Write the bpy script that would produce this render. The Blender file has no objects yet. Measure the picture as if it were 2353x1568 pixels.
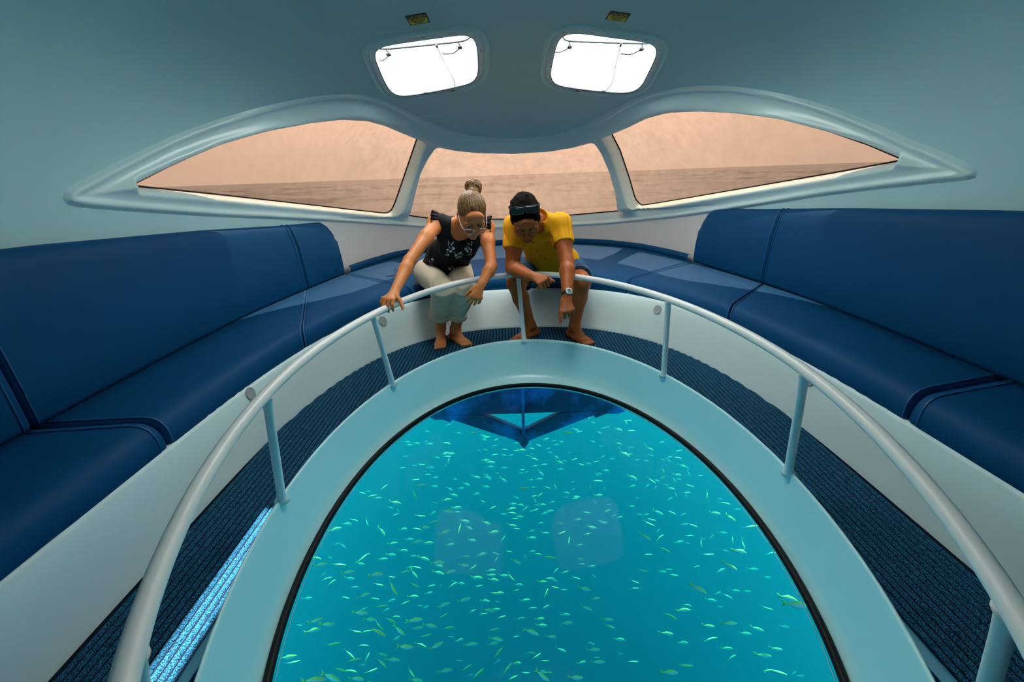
import bpy, bmesh, math, random
import numpy as np
from mathutils import Vector, Matrix
from mathutils.geometry import delaunay_2d_cdt
from mathutils.bvhtree import BVHTree
random.seed(7)
RNG = np.random.default_rng(11)
SC = bpy.context.scene
COL = SC.collection
PI = math.pi

# ------------------------------------------------------------------ camera
def cam_axes(pitch, roll, yaw):
    p, r, w = math.radians(pitch), math.radians(roll), math.radians(yaw)
    f = np.array([math.sin(w)*math.cos(p), math.cos(w)*math.cos(p), -math.sin(p)])
    rt = np.cross(f, [0, 0, 1]); rt /= np.linalg.norm(rt)
    up = np.cross(rt, f)
    return rt*math.cos(r)+up*math.sin(r), -rt*math.sin(r)+up*math.cos(r), f
EYE = np.array([-0.075, 0.0, 1.12])
FPX = 1046.0
RT, UP, FW = cam_axes(20.07, -2.0, -0.13)
cd = bpy.data.cameras.new('camera'); cam = bpy.data.objects.new('camera', cd); COL.objects.link(cam)
cd.sensor_width = 36.0; cd.sensor_fit = 'HORIZONTAL'; cd.lens = FPX/2353*36
cd.clip_start = 0.02; cd.clip_end = 20000
cam.matrix_world = Matrix(((RT[0], UP[0], -FW[0], EYE[0]), (RT[1], UP[1], -FW[1], EYE[1]), (RT[2], UP[2], -FW[2], EYE[2]), (0, 0, 0, 1)))
SC.camera = cam
# ------------------------------------------------------------------ sky, sun, exposure
SC.view_settings.view_transform = 'Standard'
SC.view_settings.look = 'None'
SC.view_settings.gamma = 1.0
SC.view_settings.use_curve_mapping = False
SC.view_settings.exposure = 0.27
SC.cycles.use_denoising = True
SC.cycles.max_bounces = 10
SC.cycles.diffuse_bounces = 5
SC.cycles.glossy_bounces = 3
SC.cycles.transmission_bounces = 6
SC.cycles.transparent_max_bounces = 12
SC.cycles.volume_bounces = 1
SC.cycles.caustics_reflective = False
SC.cycles.caustics_refractive = False
SC.cycles.sample_clamp_indirect = 6.0

class NT:
    """tiny node-tree builder"""
    def __init__(s, tree): s.t = tree; s.n = tree.nodes; s.l = tree.links
    def add(s, kind, **kw):
        n = s.n.new(kind)
        for k, v in kw.items():
            if k.startswith('i_'):
                key = k[2:]; key = int(key) if key.isdigit() else key.replace('_', ' ')
                n.inputs[key].default_value = v
            else: setattr(n, k, v)
        return n
    def link(s, a, ao, b, bi): s.l.new(a.outputs[ao], b.inputs[bi])

SKY_STRENGTH = 3.1
SUN_STRENGTH = 27.0
SUN_DIR = Vector((0.05, 1.0, 1.70)).normalized()      # towards the sun
world = bpy.data.worlds.new('overcast_sky'); SC.world = world; world.use_nodes = True
w = NT(world.node_tree); w.n.clear()
tc = w.add('ShaderNodeTexCoord')
mp = w.add('ShaderNodeMapping'); mp.inputs['Scale'].default_value = (1, 1, 2.6)
w.link(tc, 'Generated', mp, 'Vector')
nz = w.add('ShaderNodeTexNoise', i_Scale=2.2, i_Detail=6.0, i_Roughness=0.55)
w.link(mp, 'Vector', nz, 'Vector')
cr = w.add('ShaderNodeValToRGB')
cr.color_ramp.elements[0].position = 0.3; cr.color_ramp.elements[0].color = (0.66, 0.76, 0.78, 1)
cr.color_ramp.elements[1].position = 0.72; cr.color_ramp.elements[1].color = (0.95, 1.0, 0.98, 1)
w.link(nz, 0, cr, 0)
bg = w.add('ShaderNodeBackground', i_Strength=SKY_STRENGTH)
w.link(cr, 0, bg, 0)
wo = w.add('ShaderNodeOutputWorld'); w.link(bg, 0, wo, 0)
sd = bpy.data.lights.new('sun', 'SUN'); sd.energy = SUN_STRENGTH; sd.angle = math.radians(0.6); sd.color = (1.0, 0.96, 0.90)
sun = bpy.data.objects.new('sun', sd); COL.objects.link(sun)
sun.rotation_euler = SUN_DIR.to_track_quat('Z', 'Y').to_euler(); sun.location = (3, 20, 14)

# ------------------------------------------------------------------ measuring helpers (photo pixel -> point in the room)
def ray(px, py):
    d = RT*(px-1176.5)/FPX - UP*(py-784)/FPX + FW
    return d/np.linalg.norm(d)
def at_y(px, py, y):
    d = ray(px, py); return EYE + d*((y-EYE[1])/d[1])
def at_z(px, py, z):
    d = ray(px, py); return EYE + d*((z-EYE[2])/d[2])
def V(*a): return np.array(a if len(a) > 1 else a[0], float)
def nrm(v): v = np.asarray(v, float); return v/np.linalg.norm(v)

# ------------------------------------------------------------------ object helpers
def tag(o, label=None, cat=None, group=None, kind=None):
    if label: o['label'] = label
    if cat: o['category'] = cat
    if group: o['group'] = group
    if kind: o['kind'] = kind
    return o
def empty(name, loc=(0, 0, 0)):
    o = bpy.data.objects.new(name, None); o.location = loc; o.empty_display_size = 0.1; COL.objects.link(o); return o
def link(name, me, mat=None, parent=None):
    o = bpy.data.objects.new(name, me); COL.objects.link(o)
    if mat is not None: me.materials.append(mat)
    if parent is not None:
        o.parent = parent
        if parent.parent is None: o.location = -Vector(parent.location)
        else: o.location = (0, 0, 0)
    return o
def mesh(name, verts, faces, mat=None, parent=None, smooth=True):
    me = bpy.data.meshes.new(name)
    me.from_pydata([tuple(map(float, v)) for v in verts], [], [tuple(int(i) for i in f) for f in faces])
    if smooth: me.polygons.foreach_set('use_smooth', [True]*len(me.polygons))
    me.update()
    return link(name, me, mat, parent)
def fix_normals(o):
    bm = bmesh.new(); bm.from_mesh(o.data); bmesh.ops.recalc_face_normals(bm, faces=bm.faces); bm.to_mesh(o.data); bm.free(); return o
def auto_smooth(o, deg=40):
    me = o.data; bm = bmesh.new(); bm.from_mesh(me)
    for f in bm.faces: f.smooth = True
    for e in bm.edges:
        if len(e.link_faces) == 2 and e.calc_face_angle(0) > math.radians(deg): e.smooth = False
    bm.to_mesh(me); bm.free(); return o
def grid_faces(n, m, close_n=False, close_m=False):
    F = []
    for i in range(n if close_n else n-1):
        for j in range(m if close_m else m-1):
            a = i*m+j; b = i*m+(j+1) % m; c = ((i+1) % n)*m+(j+1) % m; d = ((i+1) % n)*m+j
            F.append((a, b, c, d))
    return F
def tube_data(path, rad, seg=12, closed=False, cap=True):
    P = np.asarray(path, float); n = len(P)
    rad = np.broadcast_to(np.asarray(rad, float), (n,))
    T = np.roll(P, -1, 0)-np.roll(P, 1, 0) if closed else np.gradient(P, axis=0)
    T /= np.linalg.norm(T, axis=1)[:, None]
    ref = V(0, 0, 1) if abs(T[0][2]) < 0.9 else V(1, 0, 0)
    N = nrm(np.cross(T[0], ref)); verts = []
    for i in range(n):
        N = nrm(N-T[i]*np.dot(N, T[i])); B = np.cross(T[i], N)
        for k in range(seg):
            a = 2*PI*k/seg; verts.append(P[i]+rad[i]*(math.cos(a)*N+math.sin(a)*B))
    F = grid_faces(n, seg, closed, True)
    if cap and not closed:
        F.append(tuple(range(seg-1, -1, -1))); F.append(tuple((n-1)*seg+k for k in range(seg)))
    return verts, F
def tube(name, path, rad, mat, parent=None, seg=12, closed=False):
    v, f = tube_data(path, rad, seg, closed)
    return fix_normals(mesh(name, v, f, mat, parent))
def merge(*parts):
    Vv, Ff = [], []
    for v, f in parts:
        o = len(Vv); Vv += list(v); Ff += [tuple(i+o for i in q) for q in f]
    return Vv, Ff
def box_data(c, sx, sy, sz, X=(1, 0, 0), Y=(0, 1, 0), Z=(0, 0, 1)):
    c = V(c); X, Y, Z = V(X), V(Y), V(Z)
    v = [c+X*sx*a/2+Y*sy*b/2+Z*sz*d/2 for a in (-1, 1) for b in (-1, 1) for d in (-1, 1)]
    return v, [(0, 1, 3, 2), (4, 6, 7, 5), (0, 4, 5, 1), (2, 3, 7, 6), (0, 2, 6, 4), (1, 5, 7, 3)]
def bevel(o, w, seg=2):
    bm = bmesh.new(); bm.from_mesh(o.data)
    bmesh.ops.bevel(bm, geom=list(bm.edges), offset=w, segments=seg, affect='EDGES', profile=0.5)
    bm.to_mesh(o.data); bm.free(); return auto_smooth(o, 50)
def resample(P, n, closed=False):
    P = np.asarray(P, float)
    if closed: P = np.vstack([P, P[:1]])
    s = np.r_[0, np.cumsum(np.linalg.norm(np.diff(P, axis=0), axis=1))]
    t = np.linspace(0, s[-1], n, endpoint=not closed)
    return np.stack([np.interp(t, s, P[:, k]) for k in range(P.shape[1])], 1)
def spline(P, sub=8, closed=False):
    """Catmull-Rom through the points"""
    P = np.asarray(P, float); n = len(P); out = []
    for i in range(n if closed else n-1):
        g = lambda k: P[k % n] if closed else P[min(max(k, 0), n-1)]
        p0, p1, p2, p3 = g(i-1), g(i), g(i+1), g(i+2)
        for t in np.arange(sub)/sub:
            out.append(0.5*((2*p1)+(-p0+p2)*t+(2*p0-5*p1+4*p2-p3)*t*t+(-p0+3*p1-3*p2+p3)*t**3))
    if not closed: out.append(P[-1])
    return np.array(out)
def smooth_closed(P, it=2):
    for _ in range(it): P = 0.25*np.roll(P, 1, 0)+0.5*P+0.25*np.roll(P, -1, 0)
    return P

# ------------------------------------------------------------------ materials
def principled(name, base, rough=0.5, spec=0.5, bump=None, mottle=None, metallic=0.0, coat=0.0, sheen=0.0):
    """bump=(scale, strength, distance); mottle=(scale, amount): faint wear in the colour itself"""
    m = bpy.data.materials.new(name); m.use_nodes = True
    t = NT(m.node_tree); p = m.node_tree.nodes['Principled BSDF']
    p.inputs['Base Color'].default_value = (*base, 1); p.inputs['Roughness'].default_value = rough
    p.inputs['Specular IOR Level'].default_value = spec; p.inputs['Metallic'].default_value = metallic
    p.inputs['Coat Weight'].default_value = coat; p.inputs['Sheen Weight'].default_value = sheen
    if bump or mottle: c = t.add('ShaderNodeTexCoord')
    if mottle:
        n = t.add('ShaderNodeTexNoise', i_Scale=mottle[0], i_Detail=4.0); t.link(c, 'Object', n, 'Vector')
        mx = t.add('ShaderNodeMix', data_type='RGBA'); a = mottle[1]
        mx.inputs[6].default_value = tuple(min(1, b*(1-a)) for b in base)+(1,)
        mx.inputs[7].default_value = tuple(min(1, b*(1+a)) for b in base)+(1,)
        t.link(n, 0, mx, 0); t.link(mx, 2, p, 'Base Color')
    if bump:
        n = t.add('ShaderNodeTexNoise', i_Scale=bump[0], i_Detail=3.0); t.link(c, 'Object', n, 'Vector')
        b = t.add('ShaderNodeBump', i_Strength=bump[1], i_Distance=bump[2]); t.link(n, 0, b, 'Height'); t.link(b, 0, p, 'Normal')
    return m
def pane_material(name, tint, haze=0.0, gloss=0.5, haze_col=(0.9, 0.9, 0.9), base_r=0.02):
    """thin clear or tinted sheet: light goes straight through, faint reflection, a little salt haze"""
    m = bpy.data.materials.new(name); m.use_nodes = True
    t = NT(m.node_tree); t.n.clear()
    o = t.add('ShaderNodeOutputMaterial')
    tr = t.add('ShaderNodeBsdfTransparent'); tr.inputs[0].default_value = (*tint, 1)
    gl = t.add('ShaderNodeBsdfGlossy', i_Roughness=0.03)
    lw = t.add('ShaderNodeLayerWeight', i_Blend=0.5)               # Facing output: the same from both sides of the sheet
    pw = t.add('ShaderNodeMath', operation='POWER'); pw.inputs[1].default_value = 4.0; t.link(lw, 'Facing', pw, 0)
    fr = t.add('ShaderNodeMath', operation='MULTIPLY_ADD'); fr.inputs[1].default_value = gloss; fr.inputs[2].default_value = base_r; t.link(pw, 0, fr, 0)
    mx = t.add('ShaderNodeMixShader'); t.link(fr, 0, mx, 0); t.link(tr, 0, mx, 1); t.link(gl, 0, mx, 2)
    if haze > 0:
        c = t.add('ShaderNodeTexCoord')
        n = t.add('ShaderNodeTexNoise', i_Scale=9.0, i_Detail=10.0, i_Roughness=0.75); t.link(c, 'Object', n, 'Vector')
        ra = t.add('ShaderNodeMapRange', i_1=0.35, i_2=0.75, i_3=haze*0.6, i_4=haze*1.4); t.link(n, 0, ra, 0)
        tl = t.add('ShaderNodeBsdfTranslucent'); tl.inputs[0].default_value = (*haze_col, 1)
        m2 = t.add('ShaderNodeMixShader'); t.link(ra, 0, m2, 0); t.link(mx, 0, m2, 1); t.link(tl, 0, m2, 2); mx = m2
    t.link(mx, 0, o, 'Surface')
    return m
GEL = principled('teal_lit_gelcoat', (0.52, 0.80, 0.81), 0.42, 0.4, bump=(260, 0.04, 0.002), mottle=(3.0, 0.03))  # teal bounce light mixed into the white base colour
CEIL_SHADED = principled('shaded_ceiling_gelcoat', (0.42, 0.68, 0.70), 0.5, 0.25, bump=(260, 0.04, 0.002), mottle=(3.0, 0.03))  # white gelcoat darkened and tealed; ceiling shade put into the base colour
PLINTH_LIT = principled('lit_plinth_gelcoat', (0.72, 0.87, 0.87), 0.40, 0.4, bump=(260, 0.03, 0.002), mottle=(3.0, 0.03))  # lighter copy of the same gelcoat; the plinth's light is in the colour
WATER_LIT_GEL = principled('water_lit_gelcoat', (0.50, 0.87, 0.89), 0.25, 0.5, mottle=(2.0, 0.02))  # white coaming; teal light from the water put into its base colour
GEL_GLOSS = principled('lit_glossy_gelcoat', (0.69, 0.89, 0.89), 0.22, 0.5, mottle=(2.0, 0.02))  # lighter gelcoat copy; the window frame's brightness is put into the colour
RAILP = principled('white_powder_coat', (0.88, 0.90, 0.86), 0.28, 0.5, mottle=(9.0, 0.05))
VINYL = principled('blue_vinyl', (0.0005, 0.060, 0.172), 0.58, 0.10, bump=(420, 0.10, 0.002), mottle=(4.0, 0.10))
PIPING = principled('blue_vinyl_piping', (0.006, 0.10, 0.27), 0.40, 0.5)
BLACK = principled('black_rubber', (0.003, 0.0035, 0.004), 0.5, 0.15)
DARKMETAL = principled('dark_metal', (0.05, 0.055, 0.06), 0.4, metallic=0.6)
GREYP = principled('grey_plastic', (0.35, 0.37, 0.38), 0.5)
STEEL = principled('stainless_steel', (0.62, 0.64, 0.66), 0.3, metallic=1.0)
AMBER = pane_material('amber_acrylic', (0.208, 0.118, 0.080), haze=0.06, haze_col=(0.50, 0.32, 0.22))
CLEAR = pane_material('clear_acrylic', (0.97, 0.98, 0.98), haze=0.0, gloss=0.4)
def opal_material():
    m = bpy.data.materials.new('opal_acrylic'); m.use_nodes = True; t = NT(m.node_tree); t.n.clear(); o = t.add('ShaderNodeOutputMaterial')
    a = t.add('ShaderNodeBsdfTranslucent'); a.inputs[0].default_value = (0.90, 0.92, 0.92, 1)
    b = t.add('ShaderNodeBsdfGlossy', i_Roughness=0.2); mx = t.add('ShaderNodeMixShader', i_Fac=0.03); t.link(a, 0, mx, 1); t.link(b, 0, mx, 2); t.link(mx, 0, o, 0); return m
OPAL = opal_material()
FLOORGLASS = pane_material('viewing_glass', (0.93, 0.98, 0.98), haze=0.0, gloss=0.08, base_r=0.0003)

# ------------------------------------------------------------------ cabin envelope: one smooth hull shape
OY, Z0, HZ = 1.2, 0.6, 1.6
def R_plan(phi):
    s, c = np.abs(np.sin(phi)), np.abs(np.cos(phi))
    return ((s/1.87)**2.6+(c/4.25)**2.6)**(-1/2.6)
def _prof(pts):
    th = np.degrees(np.arctan2([p[1] for p in pts], [p[0] for p in pts])); rr = [math.hypot(*p) for p in pts]
    g = np.arange(-60, 240.01, 0.5); gm = np.where(g > 90, 180-g, g)
    r = np.interp(gm, th, rr); r = np.where(gm < 0, 1/np.cos(np.radians(np.clip(gm, -60, 0))), r)
    k = np.exp(-0.5*(np.arange(-30, 31)*0.5/4.0)**2); k /= k.sum()
    rs = np.convolve(np.pad(r, 30, mode='edge'), k, 'valid')
    b = np.clip((gm-2)/8, 0, 1); return g, r*(1-b)+rs*b
G_, FRONT = _prof([(1, 0), (0.965, .19), (0.915, .444), (0.862, .548), (0.735, .615), (0.59, .69), (0.447, .79), (0.282, .906), (0.14, .975), (0, 1.0)])
_, SIDE = _prof([(1, 0), (1, .3), (0.985, .5), (0.93, .68), (0.80, .83), (0.6, .92), (0.3, .98), (0, 1.0)])
def R_prof(phi, th):
    td = np.degrees(th); w_ = np.clip(np.cos(phi), 0, 1)**4
    return w_*np.interp(td, G_, FRONT)+(1-w_)*np.interp(td, G_, SIDE)
def env(phi, th, off=0.0):
    """point of the envelope at plan angle phi and profile angle th; off > 0 goes outward"""
    phi = np.asarray(phi, float); th = np.asarray(th, float)
    def f(p, t):
        q = R_prof(p, t); r = R_plan(p)*q*np.cos(t)
        return np.stack([r*np.sin(p), OY+r*np.cos(p), Z0+HZ*q*np.sin(t)], -1)
    P = f(phi, th)
    if np.any(off):
        e = 2e-3
        a = f(phi+e, th)-f(phi-e, th); b = f(phi, th+e)-f(phi, th-e)
        n = np.cross(b, a); n /= np.linalg.norm(n, axis=-1)[..., None]+1e-12
        c = P-np.array([0, OY+0.6, 0.9]); sg = np.sign(np.sum(n*c, -1))[..., None]
        P = P+n*sg*np.asarray(off)[..., None] if np.ndim(off) else P+n*sg*off
    return P
def env_param(P):
    P = np.asarray(P, float)
    x, y, z = P[..., 0], P[..., 1]-OY, P[..., 2]
    phi = np.arctan2(x, y); rho = np.hypot(x, y)/R_plan(phi)
    return phi, np.arctan2((z-Z0)/HZ, rho), np.hypot(rho, (z-Z0)/HZ)
def hit_env(px, py):
    d = ray(px, py); lo, hi = 0.3, 8.0
    for _ in range(50):
        m = 0.5*(lo+hi); P = EYE+d*m
        ph, th, q = env_param(P)
        if q < R_prof(ph, th) and P[1] > -5: lo = m
        else: hi = m
    P = EYE+d*lo
    ph, th, q = env_param(P); return float(ph), float(th)
def pix_to_param(pts): return np.array([hit_env(*p) for p in pts])
def inside_poly(Q, poly):
    x, y = Q[:, 0], Q[:, 1]; r = np.zeros(len(Q), bool); n = len(poly)
    for i in range(n):
        (x1, y1), (x2, y2) = poly[i], poly[(i+1) % n]
        c = ((y1 > y) != (y2 > y)) & (x < (x2-x1)*(y-y1)/(y2-y1+1e-15)+x1); r ^= c
    return r
def dist_poly3(P, loop):
    """distance of points to a closed 3-D polyline"""
    A = loop; B = np.roll(loop, -1, 0); d = np.full(len(P), 1e9)
    for a, b in zip(A, B):
        ab = b-a; t = np.clip(((P-a)@ab)/(ab@ab+1e-12), 0, 1); d = np.minimum(d, np.linalg.norm(P-a-t[:, None]*ab, axis=1))
    return d
def cdt(points, loops):
    """triangulate points with closed loops as constraint edges; returns 2-D points and triangles"""
    pts = [Vector(p) for p in points]; ed = []
    for L in loops:
        o = len(pts); n = len(L); pts += [Vector(p) for p in L]
        ed += [(o+i, o+(i+1) % n) for i in range(n)]
    r = delaunay_2d_cdt(pts, ed, [], 0, 1e-7)
    return np.array([tuple(v) for v in r[0]]), [tuple(f) for f in r[2]]

FRAME_PX = [(143,455),(147,440),(160,428),(200,408),(300,357),(400,311),(500,275),(600,246),(700,225),(780,217),(830,219),(870,226),(910,241),(950,262),(1000,285),(1050,303),(1100,314),(1170,318),(1240,314),(1300,302),(1350,282),(1400,257),(1450,231),(1500,212),(1560,201),(1620,197),(1700,200),(1800,216),(1900,243),(2000,280),(2100,323),(2180,355),(2230,380),(2246,395),(2242,408),(2225,414),(2100,427),(1930,446),(1800,465),(1700,480),(1560,500),(1400,516),(1300,522),(1180,526),(1000,524),(900,519),(800,512),(650,505),(500,499),(350,490),(215,480),(165,474),(148,467)]
WIN_L = [(315,428),(400,385),(500,340),(600,305),(700,275),(770,263),(830,264),(870,275),(965,316),(947,370),(930,420),(915,465),(907,484),(895,493),(870,490),(700,470),(500,447)]
WIN_C = [(1003,330),(985,355),(965,395),(950,450),(938,497),(990,504),(1080,507),(1200,506),(1300,498),(1422,487),(1415,440),(1400,390),(1380,345),(1363,319),(1320,331),(1260,341),(1180,346),(1100,344),(1040,338)]
WIN_R = [(1397,305),(1420,350),(1440,410),(1454,460),(1467,475),(1500,470),(1700,435),(1900,400),(2062,370),(1980,335),(1900,308),(1800,277),(1700,255),(1620,245),(1550,245),(1500,257),(1450,282)]
HATCH_L = [(862,110),(900,98),(980,85),(1060,75),(1082,78),(1094,92),(1098,130),(1099,165),(1095,180),(1080,190),(1000,206),(940,216),(915,218),(900,212),(885,190),(870,155),(859,128)]
HATCH_R = [(1300,74),(1330,71),(1400,80),(1480,92),(1505,100),(1513,112),(1505,135),(1488,170),(1472,200),(1455,208),(1430,210),(1350,203),(1280,194),(1266,184),(1264,170),(1272,130),(1280,95),(1288,80)]
def loop_px(pts, n): return resample(spline(pts, 5, True), n, True)
frame_q = pix_to_param(resample(spline(FRAME_PX, 4, True), 260, True))
win_q = [pix_to_param(resample(np.array(p, float), n, True)) for p, n in ((WIN_L, 150), (WIN_C, 110), (WIN_R, 150))]
def fill_hatch_rect(x0, x1, y0, y1, r=.07, n=64):
    a = np.linspace(0, 2*PI, 64, endpoint=False); c_ = np.array([np.sign(np.cos(a))*np.abs(np.cos(a))**.35*(x1-x0)/2+(x0+x1)/2, np.sign(np.sin(a))*np.abs(np.sin(a))**.35*(y1-y0)/2+(y0+y1)/2]).T
    P = np.column_stack([resample(c_, n, True), np.full(n, 2.05)]); ph, th, _ = env_param(P); return np.stack([ph, th], 1)
hatch_q = [pix_to_param(loop_px(p, 64)) for p in (HATCH_L, HATCH_R)]+[fill_hatch_rect(-.38, .38, 1.72, 2.42)]  # last outline: added fill-light hatch, out of view
# ================================================================== WATER, SEA
def water_material():
    m = bpy.data.materials.new('sea_water'); m.use_nodes = True
    t = NT(m.node_tree); t.n.clear(); o = t.add('ShaderNodeOutputMaterial')
    s = t.add('ShaderNodeVolumeScatter', i_Density=WATER_SCATTER, i_Anisotropy=0.22); s.inputs['Color'].default_value = (0.03, 0.86, 1.0, 1)
    a = t.add('ShaderNodeVolumeAbsorption', i_Density=WATER_ABSORB); a.inputs['Color'].default_value = (0.0, 0.710, 0.785, 1)
    ad = t.add('ShaderNodeAddShader'); t.link(s, 0, ad, 0); t.link(a, 0, ad, 1); t.link(ad, 0, o, 'Volume')
    m.cycles.homogeneous_volume = True
    return m
WATER_SCATTER, WATER_ABSORB = 0.072, 0.42
WATER = water_material()
def disc_prism(r, z0, z1, n=48, c=(0, 2)):
    v = [(c[0]+r*math.cos(2*PI*i/n), c[1]+r*math.sin(2*PI*i/n), z) for z in (z0, z1) for i in range(n)]
    f = [(i, (i+1) % n, n+(i+1) % n, n+i) for i in range(n)]+[tuple(range(n-1, -1, -1)), tuple(range(n, 2*n))]
    return v, f
v, f = disc_prism(45, -16, -0.30)
o = mesh('water', v, f, WATER, smooth=False); tag(o, 'clear turquoise sea water under the glass floor', kind='structure')
SAND = principled('dark_reef_sand', (0.12, 0.14, 0.12), 0.9, 0.1, mottle=(0.3, 0.2))
v, f = disc_prism(60, -16.5, -15.9)
o = mesh('seabed', v, f, SAND, smooth=False); tag(o, 'dark reef seabed far below the boat', kind='structure')
SEA = bpy.data.materials.new('sea_surface'); SEA.use_nodes = True
t = NT(SEA.node_tree); p = SEA.node_tree.nodes['Principled BSDF']
p.inputs['Roughness'].default_value = 0.65; p.inputs['Specular IOR Level'].default_value = 0.15
c = t.add('ShaderNodeTexCoord')
mp_ = t.add('ShaderNodeMapping'); mp_.inputs['Scale'].default_value = (.6, 1.4, 1); t.link(c, 'Object', mp_, 'Vector')
n1 = t.add('ShaderNodeTexNoise', i_Scale=0.55, i_Detail=7.0, i_Roughness=0.62); t.link(mp_, 0, n1, 'Vector')
n2 = t.add('ShaderNodeTexNoise', i_Scale=0.035, i_Detail=5.0, i_Roughness=0.6); t.link(mp_, 0, n2, 'Vector')
ad_ = t.add('ShaderNodeMath', operation='ADD'); t.link(n1, 0, ad_, 0); t.link(n2, 0, ad_, 1)
ra = t.add('ShaderNodeValToRGB'); t.link(ad_, 0, ra, 0)
ra.color_ramp.elements[0].position = 0.85; ra.color_ramp.elements[0].color = (0.03, 0.04, 0.05, 1)
ra.color_ramp.elements[1].position = 1.12; ra.color_ramp.elements[1].color = (0.10, 0.125, 0.14, 1)
t.link(ra, 0, p, 'Base Color')
bp = t.add('ShaderNodeBump', i_Strength=0.8, i_Distance=0.35); t.link(n1, 0, bp, 'Height'); t.link(bp, 0, p, 'Normal')
SEA_Z = 0.15
rr = np.r_[9.0*np.exp(np.linspace(0, math.log(130/9.0), 110)), [220, 420, 900, 2200, 6000]]
aa = np.linspace(math.radians(-2), math.radians(182), 190)
Rg, Ag = np.meshgrid(rr, aa, indexing='ij')
X, Y = Rg*np.cos(Ag), 1.0+Rg*np.sin(Ag)
ph_ = RNG.uniform(0, 6.28, 14); Zw = np.zeros_like(X)
for k in range(14):
    lam = 1.3*1.22**k; th_ = -1.3+0.9*math.sin(3.1*k)
    Zw += 0.012*lam**0.75*np.sin((X*math.cos(th_)+Y*math.sin(th_))*2*PI/lam+ph_[k])*np.clip((lam*38-Rg)/(lam*20), 0, 1)
VV = np.stack([X, Y, SEA_Z+Zw], -1).reshape(-1, 3)
o = mesh('sea', VV, grid_faces(len(rr), len(aa)), SEA); tag(o, 'choppy open sea seen through the amber windows', kind='structure')

# ================================================================== CABIN SHELL
ADDED_SLOT = [(-1.0, .35), (-.905, .35), (-.915, 1.36), (-1.01, 1.36)]
gphi = np.radians(np.arange(-90, 90.01, 1.5)); gth = np.radians(np.r_[np.arange(-13, 90, 1.5), 89.5])
GP = np.array([(a, b) for a in gphi for b in gth])
loops_cut = [frame_q]
# hatch geometry: outline, outward offset loops on the envelope
def plane_of(q):
    P = env(q[:, 0], q[:, 1]); c = P.mean(0); u, s, vt = np.linalg.svd(P-c)
    n = vt[2]; n = n if np.dot(n, np.array([0, OY+0.5, 1.0])-c) > 0 else -n       # n points into the cabin
    x = nrm(np.cross(np.array([0, 1, 0.3]), n)); x = x if x[0] > 0 else -x
    y = np.cross(n, x); y = y if y[1] > 0 else -y
    return c, x, y, n
def offset2(L, d):
    e = np.roll(L, -1, 0)-np.roll(L, 1, 0); nn = np.stack([e[:, 1], -e[:, 0]], 1); nn /= np.linalg.norm(nn, axis=1)[:, None]
    A = 0.5*np.sum(L[:, 0]*np.roll(L[:, 1], -1)-L[:, 1]*np.roll(L[:, 0], -1))
    if A < 0: nn = -nn
    return L+nn*d
HATCH = []
for q in hatch_q:
    c, x, y, n = plane_of(q); P = env(q[:, 0], q[:, 1])
    L = smooth_closed(np.stack([(P-c)@x, (P-c)@y], 1), 3)
    def onsurf(L2, depth, c=c, x=x, y=y, n=n):
        Q = c+L2[:, :1]*x+L2[:, 1:]*y; ph, th, _ = env_param(Q); S = env(ph, th)
        return S+n*depth
    def qp(L2, c=c, x=x, y=y):
        Q = c+L2[:, :1]*x+L2[:, 1:]*y; ph, th, _ = env_param(Q); return np.stack([ph, th], 1)
    HATCH.append((c, x, y, n, L, onsurf)); loops_cut.append(qp(offset2(L, 0.075)))
# added unseen roof slot, shaped to throw a strip of sun on the carpet
def slot_param(corners):
    out = []
    for cx_, cy_ in corners:
        lo_, hi_ = 0.0, 4.0; p0 = np.array([cx_, cy_, 0.0]); sdv = np.array(SUN_DIR)
        for _ in range(50):
            m = .5*(lo_+hi_); ph, th, q = env_param(p0+sdv*m)
            if q < R_prof(ph, th): lo_ = m
            else: hi_ = m
        ph, th, q = env_param(p0+sdv*lo_); out.append((float(ph), float(th)))
    return np.array(out)
slot_q = slot_param(resample(np.array(ADDED_SLOT), 24, True)); loops_cut.append(slot_q)
keep = np.ones(len(GP), bool)
for L in loops_cut:
    keep &= ~inside_poly(GP, L)
    keep &= np.min(np.hypot(GP[:, None, 0]-L[None, :, 0], GP[:, None, 1]-L[None, :, 1]), 1) > 0.006
pts, tri = cdt(GP[keep], loops_cut)
cen = np.array([pts[list(t_)].mean(0) for t_ in tri]); ok = np.ones(len(tri), bool)
for L in loops_cut: ok &= ~inside_poly(cen, L)
P3 = env(pts[:, 0], pts[:, 1])
cz = np.array([P3[list(t_)].mean(0) for t_ in tri])
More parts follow.
